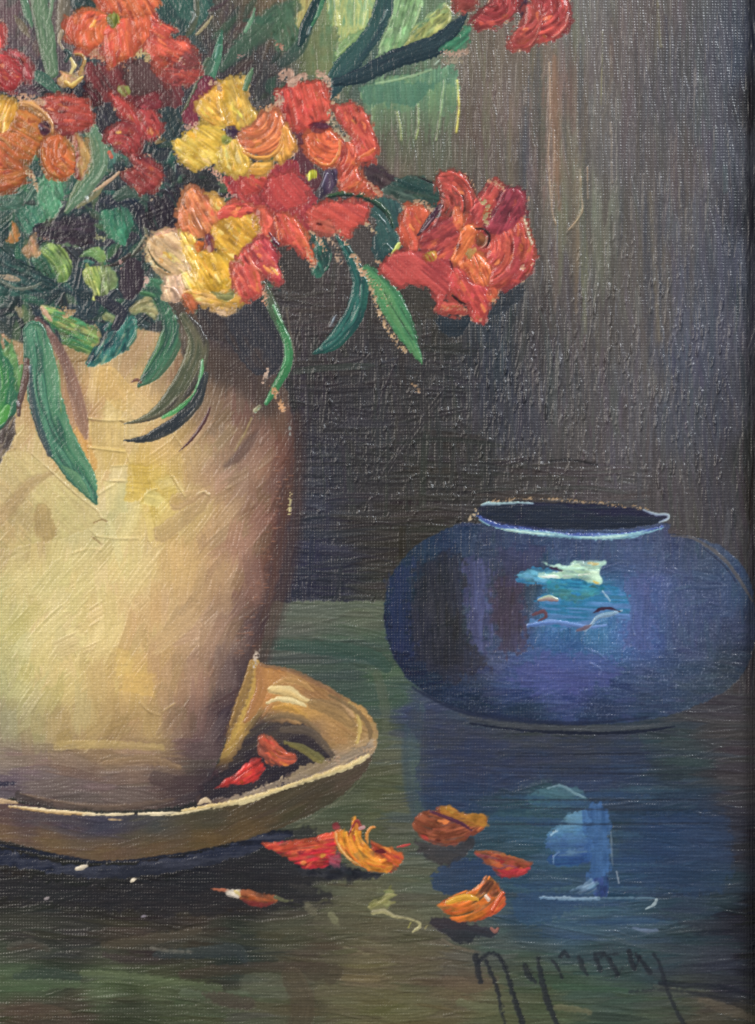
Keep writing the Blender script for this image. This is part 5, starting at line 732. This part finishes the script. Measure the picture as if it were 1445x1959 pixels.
ridge(Q('1087 28 1083 46 1072 62 1058 72'), 2, 5, (214, 150, 140), .7); ridge(Q('1038 30 1034 50 1026 70 1014 88'), 1.7, 3.5, (200, 110, 100), .6); flecks(Q('898 20 906 30 904 60'), 6, .35, (150, 150, 120))

# ---- blooms that run on past the top left of the view
for x, y, c in ((-70, 150, (190, 60, 56)), (-72, 240, (206, 130, 50)), (-70, 20, (180, 70, 56)), (-75, 340, (200, 100, 48))):
    patch(FOL, [(x - 26, y), (x - 4, y - 28), (x + 26, y - 6), (x + 14, y + 26), (x - 14, y + 24)], [c, tuple(v * .85 for v in c)], 40, 5, rag=2)

# ================================================================== fallen petals
def fallen(label, *fs):
    pid = part('fallen_petal', None, label)
    for f in fs: f(pid)
patch(SH, Q('796 1608 840 1618 900 1604 905 1622 870 1650 835 1652 805 1630'), [(52, 48, 50), (66, 60, 62), (50, 50, 54)], 0, 1.4, rag=4, soft=4, wv=.6, op=.8)
fallen('russet brown petal with an ochre top edge on the table', pa('790 1574 804 1556 820 1550 856 1544 894 1557 930 1562 926 1586 905 1597 874 1615 834 1616 806 1602', [(140, 78, 54), (126, 68, 50), (150, 84, 58), (120, 64, 50)], 8, 3.6, rag=1.6, arc=(850, 1480), br=.9), pa('838 1548 856 1540 890 1556 931 1559 926 1582 898 1580 868 1566', [(176, 122, 52), (156, 104, 48)], 14, 4, rag=1.6), st('824 1552 850 1562 880 1574 902 1588', [4, 7, 7, 3], [(78, 44, 62), (96, 54, 66)], 2.4))
fallen('brown and crimson petal right of the russet one', pa('908 1630 930 1626 956 1630 990 1642 1022 1650 1000 1672 972 1680 950 1671 934 1654', [(176, 104, 56), (140, 78, 54), (150, 70, 56), (160, 50, 56)], 12, 3.8, rag=1.6, br=.8), pa('952 1664 980 1664 1014 1660 998 1674 972 1679', [(166, 50, 58), (176, 60, 64)], -3, 3.6, rag=1.4))
patch(SH, Q('824 1758 868 1758 915 1770 954 1778 940 1794 925 1790 892 1805 862 1797 836 1778'), [(54, 46, 54), (48, 48, 56), (40, 42, 48)], 8, 1.4, rag=3, soft=3, wv=.6, op=.85); stroke(None, Q('940 1776 948 1782 953 1776'), [4, 6, 4], [(150, 100, 90)], 3)
fallen('orange petal with a yellow streak, nearest the signature', pa('836 1732 866 1714 905 1698 932 1676 944 1682 957 1698 967 1722 960 1740 938 1754 906 1763 876 1762 854 1747', [(150, 96, 52), (214, 120, 50), (206, 104, 50), (190, 84, 52)], -16, 5, rag=1.8, arc=(860, 1640), br=1.0), st('856 1726 890 1716 914 1720', [8, 14, 6], [(200, 150, 60), (228, 164, 60)], 5), pa('930 1684 940 1684 952 1700 950 1712 930 1710 918 1706', [(92, 58, 46), (120, 72, 48)], -50, 3, rag=2), st('942 1742 952 1724 962 1708', [6, 10, 8], [(214, 110, 62), (196, 84, 56)], 5), st('930 1714 935 1720', 7, [(226, 200, 180)], 4))
patch(SH, Q('570 1655 600 1660 640 1650 700 1668 740 1668 700 1682 620 1680 575 1672'), [(34, 36, 44), (50, 50, 54)], 4, 1.6, rag=3, soft=3)
fallen('flat scarlet petal against the curled orange one', pa('500 1613 544 1608 600 1602 642 1588 646 1600 642 1632 628 1654 596 1661 570 1655 542 1638', [(196, 84, 58), (190, 70, 54), (202, 96, 66), (176, 48, 56), (190, 46, 56)], -8, 4, rag=1.6, br=.9), pa('636 1578 646 1572 652 1584 644 1592', [(130, 56, 60)], 0, 2.4, rag=1.6), pa('630 1644 650 1632 652 1650 640 1662', [(170, 70, 84), (140, 80, 96)], 20, 2.6, rag=2))
fallen('curled orange petal with upturned tips', pa('708 1606 720 1612 750 1622 772 1636 762 1657 745 1668 720 1652', [(206, 110, 52), (180, 76, 50), (150, 56, 48)], 30, 4, rag=1.8), pa('640 1592 655 1586 668 1592 672 1572 678 1562 690 1582 697 1610 718 1632 750 1654 744 1668 720 1668 688 1657 660 1638 643 1615', [(214, 128, 58), (222, 148, 54), (206, 122, 44), (224, 150, 60), (206, 110, 48)], 52, 5.4, rag=1.6, br=1.0, arc=(735, 1590)),
       st('668 1596 682 1570 692 1584', [3, 5, 6], [(140, 60, 54)], 3), st('718 1582 708 1584 702 1598 704 1614', [3, 6, 6, 3], [(222, 156, 84), (206, 130, 60)], 5), st('720 1628 730 1628 738 1630', [5, 9, 4], [(92, 34, 40)], 1.6), st('760 1620 772 1617 784 1615', [3, 6, 3], [(176, 70, 66)], 3), st('644 1594 646 1612 664 1638 690 1655', [3, 4, 4, 3], [(232, 176, 110)], 4.5), st('690 1584 696 1582', 7, [(196, 150, 150)], 3.4))
fallen('slim orange petal with a white fleck below the saucer', st('404 1700 420 1702 436 1704', [2, 6, 6], [(176, 106, 80)], 3), pa('456 1704 474 1702 500 1710 530 1714 528 1726 492 1727 462 1719', [(186, 112, 76), (170, 96, 62), (150, 84, 56)], 8, 4, rag=1.4), pa('464 1719 500 1727 526 1726 506 1735 480 1732', [(116, 50, 48)], 4, 2.6, rag=1.4), pa('432 1704 444 1702 462 1700 458 1716 444 1718', [(216, 204, 186), (200, 186, 170)], 10, 4.6, rag=1.8), st('528 1716 545 1722 560 1722', [8, 5, 2], [(92, 92, 70)], 2))
fallen('brick orange petal inside the saucer', pa('494 1409 508 1405 522 1412 538 1430 567 1446 556 1463 522 1464 503 1450 494 1430', [(196, 96, 70), (170, 82, 62), (186, 92, 66)], 36, 4.4, rag=1.6, arc=(560, 1390), br=1.0))
fallen('pointed red petal inside the saucer', pa('409 1508 447 1482 480 1454 494 1448 507 1462 499 1488 480 1499 447 1501 430 1506', [(176, 62, 58), (206, 62, 56), (190, 56, 54)], -34, 4.4, rag=1.6, br=1.0))

# ================================================================== signature
SIG = part('signature', None, 'black brushed signature with long tails at the lower right')
BK = [(30, 32, 40), (40, 42, 48)]
def letter(*ps):
    q = part('letter', SIG)
    for p, wd, o in ps: stroke(q, Q(p), [v + 1.6 for v in wd], BK, .6, rag=2.2, op=o * .86, wv=.9, dry=.22, soft=2.2)
letter(('910 1828 914 1850 920 1878', [8, 10, 9], .9), ('916 1842 928 1828 944 1824 958 1834 968 1856 982 1900 1000 1962', [3, 4, 4, 5, 6, 8, 9], .95), ('930 1836 938 1858 950 1890 966 1956', [5, 6, 6, 6], .9))
letter(('1005 1846 1012 1864 1024 1878', [7, 11, 5], .85), ('1030 1834 1036 1870 1046 1910 1066 1962', [5, 9, 10, 9], .9))
letter(('1058 1838 1066 1850 1076 1870', [4, 7, 6], .85), ('1072 1830 1080 1823 1087 1830', [6, 8, 8], .8))
letter(('1108 1830 1114 1848 1122 1864', [6, 9, 5], .75))
letter(('1150 1830 1158 1824 1166 1834', [4, 5, 5], .6), ('1138 1824 1142 1840 1150 1856', [6, 9, 7], .8), ('1142 1824 1154 1824 1158 1828', [5, 6, 5], .7))
letter(('1164 1832 1172 1846 1180 1864', [6, 10, 7], .85), ('1168 1826 1180 1824', [4, 5], .5))
letter(('1212 1850 1218 1848 1224 1828', [4, 4, 5], .6), ('1190 1850 1186 1862 1180 1862', [3, 3, 3], .4), ('1204 1820 1208 1838 1214 1852', [8, 11, 9], .9), ('1216 1824 1228 1840 1244 1860', [5, 8, 8], .85))
letter(('1250 1826 1262 1846 1272 1880 1290 1926 1310 1962', [3, 5, 7, 7, 6], .8), ('1264 1882 1330 1886 1390 1892 1450 1910', [8, 10, 7, 6], .8), ('1205 1898 1260 1893 1330 1900 1450 1922', [2, 4, 5, 4], .55))

# ================================================================== turn the height field into meshes, one per part
H = np.maximum(H, 0)
# a little softening so brush marks look like thick oil, not like noise
Hs = H.copy(); Hs[1:-1, 1:-1] = (H[1:-1, 1:-1] * 4 + H[:-2, 1:-1] + H[2:, 1:-1] + H[1:-1, :-2] + H[1:-1, 2:]) / 8
Xg, Yg = np.meshgrid(gx, gy)
Hs += 0.5 * vn(Xg / 4.5, Yg / 4.5, 60) * (1 - W * .6)
gyy, gxx = np.gradient(Hs, ST)
N = np.stack([-gxx, -np.ones_like(gxx), gyy], -1)     # x right, toward viewer -y, z up
N /= np.linalg.norm(N, axis=-1, keepdims=True)
lin = np.clip(C / 255.0, 0, 1); lin = np.where(lin <= .04045, lin / 12.92, ((lin + .055) / 1.055) ** 2.4)
GAIN = 0.96; SHEEN = 0.011
isp = np.isin(ID, [i for i, p in enumerate(PARTS) if p[0] in ('petal', 'flower')])[..., None]
lum = (lin * np.array([.3, .6, .1], np.float32)).sum(-1, keepdims=True)
lin = np.where(isp, (lin + (lum - lin) * 0.03) * np.array([.95, .94, .86], np.float32), lin)
wr = np.clip(1 - 1.4 * lin[..., 1:2] / (lin[..., 0:1] + 1e-4), 0, 1)
lin = np.where(isp, lin * np.array([1.08, 1, 1], np.float32) + wr * lin[..., 0:1] * np.array([0, .075, .075], np.float32), lin)
dk = (isp[..., 0] & (gx[None, :] < 330) & (gy[:, None] > 108) & (gy[:, None] < 400))[..., None] & (wr > .35)
lin = np.where(dk, lin * .74, lin)
isl = np.isin(ID, [i for i, p in enumerate(PARTS) if p[0] in ('leaf', 'foliage')])[..., None]
lin = np.where(isl, (lin + (lum - lin) * .12) * 1.12, lin)
alb = np.clip((lin - SHEEN) * GAIN, 0.0015, 0.9)
V3 = np.stack([(Xg - CX) * S, -Hs * S, (CY - Yg) * S + 0], -1).reshape(-1, 3).astype(np.float32)
COL = np.concatenate([alb, W[..., None]], -1).reshape(-1, 4).astype(np.float32)
N = N.reshape(-1, 3).astype(np.float32)
idx = np.arange(nx * ny).reshape(ny, nx)
quads = np.stack([idx[1:, :-1], idx[1:, 1:], idx[:-1, 1:], idx[:-1, :-1]], -1).reshape(-1, 4)
fid = ID[:-1, :-1].reshape(-1)

# ------------------------------------------------------------------ materials
def nodes(m):
    m.use_nodes = True; return m.node_tree.nodes, m.node_tree.links
paint = bpy.data.materials.new('oil_paint'); nd, lk = nodes(paint)
pb = nd['Principled BSDF']
at = nd.new('ShaderNodeAttribute'); at.attribute_name = 'paint'
tc = nd.new('ShaderNodeTexCoord')
def math_(op, a, b=None):
    n = nd.new('ShaderNodeMath'); n.operation = op
    for i, v in enumerate((a, b)):
        if v is None: continue
        if isinstance(v, (int, float)): n.inputs[i].default_value = v
        else: lk.new(v, n.inputs[i])
    return n.outputs[0]
dn = nd.new('ShaderNodeTexNoise'); dn.inputs['Scale'].default_value = 260; dn.inputs['Detail'].default_value = 2; lk.new(tc.outputs['Object'], dn.inputs['Vector'])
sep = nd.new('ShaderNodeSeparateXYZ'); lk.new(tc.outputs['Object'], sep.inputs[0])
kf = 2 * math.pi / (5.5 * S)
jx = math_('MULTIPLY', math_('SUBTRACT', dn.outputs['Fac'], .5), 3.0)
sx_ = math_('SINE', math_('ADD', math_('MULTIPLY', sep.outputs['X'], kf), jx))
sz_ = math_('SINE', math_('ADD', math_('MULTIPLY', sep.outputs['Z'], kf), jx))
weave = math_('MULTIPLY', math_('ADD', sx_, sz_), .6)
gr = nd.new('ShaderNodeTexNoise'); gr.inputs['Scale'].default_value = 2600; gr.inputs['Detail'].default_value = 3; lk.new(tc.outputs['Object'], gr.inputs['Vector'])
hsum = math_('ADD', math_('MULTIPLY', math_('MULTIPLY', weave, at.outputs['Alpha']), .3), math_('MULTIPLY', gr.outputs['Fac'], .9))
bp = nd.new('ShaderNodeBump'); bp.inputs['Strength'].default_value = 1.0; bp.inputs['Distance'].default_value = 0.00007
lk.new(hsum, bp.inputs['Height']); lk.new(bp.outputs[0], pb.inputs['Normal'])
hs = nd.new('ShaderNodeHueSaturation'); lk.new(at.outputs['Color'], hs.inputs['Color'])
g2 = nd.new('ShaderNodeTexNoise'); g2.inputs['Scale'].default_value = 1300; g2.inputs['Detail'].default_value = 4; lk.new(tc.outputs['Object'], g2.inputs['Vector'])
mr = nd.new('ShaderNodeMapRange'); mr.inputs['To Min'].default_value = .8; mr.inputs['To Max'].default_value = 1.2; lk.new(g2.outputs['Fac'], mr.inputs['Value']); lk.new(mr.outputs[0], hs.inputs['Value'])
lk.new(hs.outputs[0], pb.inputs['Base Color'])
rr = nd.new('ShaderNodeMapRange'); rr.inputs['To Min'].default_value = .24; rr.inputs['To Max'].default_value = .34; lk.new(at.outputs['Alpha'], rr.inputs['Value']); lk.new(rr.outputs[0], pb.inputs['Roughness'])
pb.inputs['Specular IOR Level'].default_value = 0.5

def simple(name, c1, c2, scale, rough, bump=0.0):
    m = bpy.data.materials.new(name); n_, l_ = nodes(m); b = n_['Principled BSDF']
    t = n_.new('ShaderNodeTexNoise'); t.inputs['Scale'].default_value = scale; t.inputs['Detail'].default_value = 6
    co = n_.new('ShaderNodeTexCoord'); mp = n_.new('ShaderNodeMapping'); mp.inputs['Scale'].default_value = (1, 1, .12)
    l_.new(co.outputs['Object'], mp.inputs[0]); l_.new(mp.outputs[0], t.inputs['Vector'])
    r = n_.new('ShaderNodeValToRGB'); r.color_ramp.elements[0].color = c1 + (1,); r.color_ramp.elements[1].color = c2 + (1,)
    l_.new(t.outputs['Fac'], r.inputs[0]); l_.new(r.outputs[0], b.inputs['Base Color']); b.inputs['Roughness'].default_value = rough
    if bump:
        bm = n_.new('ShaderNodeBump'); bm.inputs['Distance'].default_value = bump; l_.new(t.outputs['Fac'], bm.inputs['Height']); l_.new(bm.outputs[0], b.inputs['Normal'])
    return m
wood = simple('dark_stained_wood', (.006, .005, .005), (.022, .017, .014), 260, .45, .0003)
linen = simple('raw_linen', (.42, .33, .24), (.55, .45, .34), 900, .9, .0002)

# ------------------------------------------------------------------ objects
root = bpy.data.objects.new('oil_painting', None); sc.collection.objects.link(root)
root.empty_display_size = 0.02; root.location = (0, 0, ZC)
root['label'] = 'oil still life of red and yellow flowers in a cream vase beside a blue jar'
root['category'] = 'painting'

order = np.argsort(fid, kind='stable'); cnt = np.bincount(fid, minlength=len(PARTS)); off = np.concatenate([[0], np.cumsum(cnt)])
def build(name, faces, parent):
    u, inv = np.unique(faces.reshape(-1), return_inverse=True)
    me = bpy.data.meshes.new(name)
    me.vertices.add(len(u)); me.vertices.foreach_set('co', V3[u].reshape(-1))
    nf = len(faces); me.loops.add(nf * 4); me.loops.foreach_set('vertex_index', inv.astype(np.int32).reshape(-1))
    me.polygons.add(nf); me.polygons.foreach_set('loop_start', (np.arange(nf) * 4).astype(np.int32))
    me.update(calc_edges=True)
    a = me.attributes.new('paint', 'FLOAT_COLOR', 'POINT'); a.data.foreach_set('color', COL[u].reshape(-1))
    me.polygons.foreach_set('use_smooth', np.ones(nf, bool))
    me.normals_split_custom_set_from_vertices(N[u])
    me.materials.append(paint)
    o = bpy.data.objects.new(name, me); sc.collection.objects.link(o); o.parent = parent
    return o
objs = {}
for i, (name, par, label) in enumerate(PARTS):
    if cnt[i] < 6:
        if any(p == i for _, p, _ in PARTS):       # a bloom whose own ground is fully covered by its petals
            o = bpy.data.objects.new(name, None); sc.collection.objects.link(o); o.parent = root; o.empty_display_size = .005
        else: continue
    else:
        o = build(name, quads[order[off[i]:off[i + 1]]], root if par is None else objs[par])
    if label: o['label'] = label
    if name in ('bare_canvas', 'shadow_dab'): o['kind'] = 'stuff'
    objs[i] = o

def box(name, x0, x1, y0, y1, h0, h1, mat, parent, bevel=None):
    """a solid bar in painting coordinates (h toward the viewer)"""
    v = [Vector(((x - CX) * S, -h * S, (CY - y) * S)) for h in (h0, h1) for x, y in ((x0, y0), (x1, y0), (x1, y1), (x0, y1))]
    f = [(0, 1, 2, 3), (7, 6, 5, 4), (0, 4, 5, 1), (1, 5, 6, 2), (2, 6, 7, 3), (3, 7, 4, 0)]
    me = bpy.data.meshes.new(name); me.from_pydata(v, [], f); me.update(); me.materials.append(mat)
    o = bpy.data.objects.new(name, me); sc.collection.objects.link(o); o.parent = parent
    return o
box('canvas_back', X0, X1 - 2, Y0, Y1 - 2, -16, -1.0, linen, root)
for a in ((1300, X1 - 3, Y0 + 1, Y1 - 3), (X0 + 1, 1299, 1900, Y1 - 3)):
    box('stretcher_bar', *a, -150, -17, wood, root)

# frame: moulded profile swept along the right side and the bottom, mitred at the corner
frame = bpy.data.objects.new('picture_frame', None); sc.collection.objects.link(frame); frame.location = (0, 0, ZC); frame.empty_display_size = .02
frame['label'] = 'dark picture frame whose inner edge runs down the right side of the painting'; frame['category'] = 'picture frame'
prof = [(0, 8), (0, 30), (3, 36), (10, 40), (30, 44), (60, 60), (90, 95), (130, 128), (180, 140), (230, 128), (258, 96), (268, 60), (270, -160), (40, -160), (40, -20), (24, 4)]
XI, YI = 1449.0, 2030.0
def rail(name, vertical):
    verts = []; faces = []; n = len(prof)
    if vertical: ends = [lambda d: (XI + d, Y0 - 20), lambda d: (XI + d, YI + d)]
    else: ends = [lambda d: (XI + d, YI + d), lambda d: (X0 - 20, YI + d)]
    for e in ends:
        for d, h in prof:
            x, y = e(d); verts.append(((x - CX) * S, -h * S, (CY - y) * S))
    for i in range(n):
        j = (i + 1) % n; faces.append((i, j, n + j, n + i))
    faces.append(tuple(range(n))[::-1]); faces.append(tuple(range(n, 2 * n)))
    me = bpy.data.meshes.new(name); me.from_pydata(verts, [], faces); me.update(); me.materials.append(wood)
    o = bpy.data.objects.new(name, me); sc.collection.objects.link(o); o.parent = frame
rail('frame_rail', True); rail('frame_rail', False)
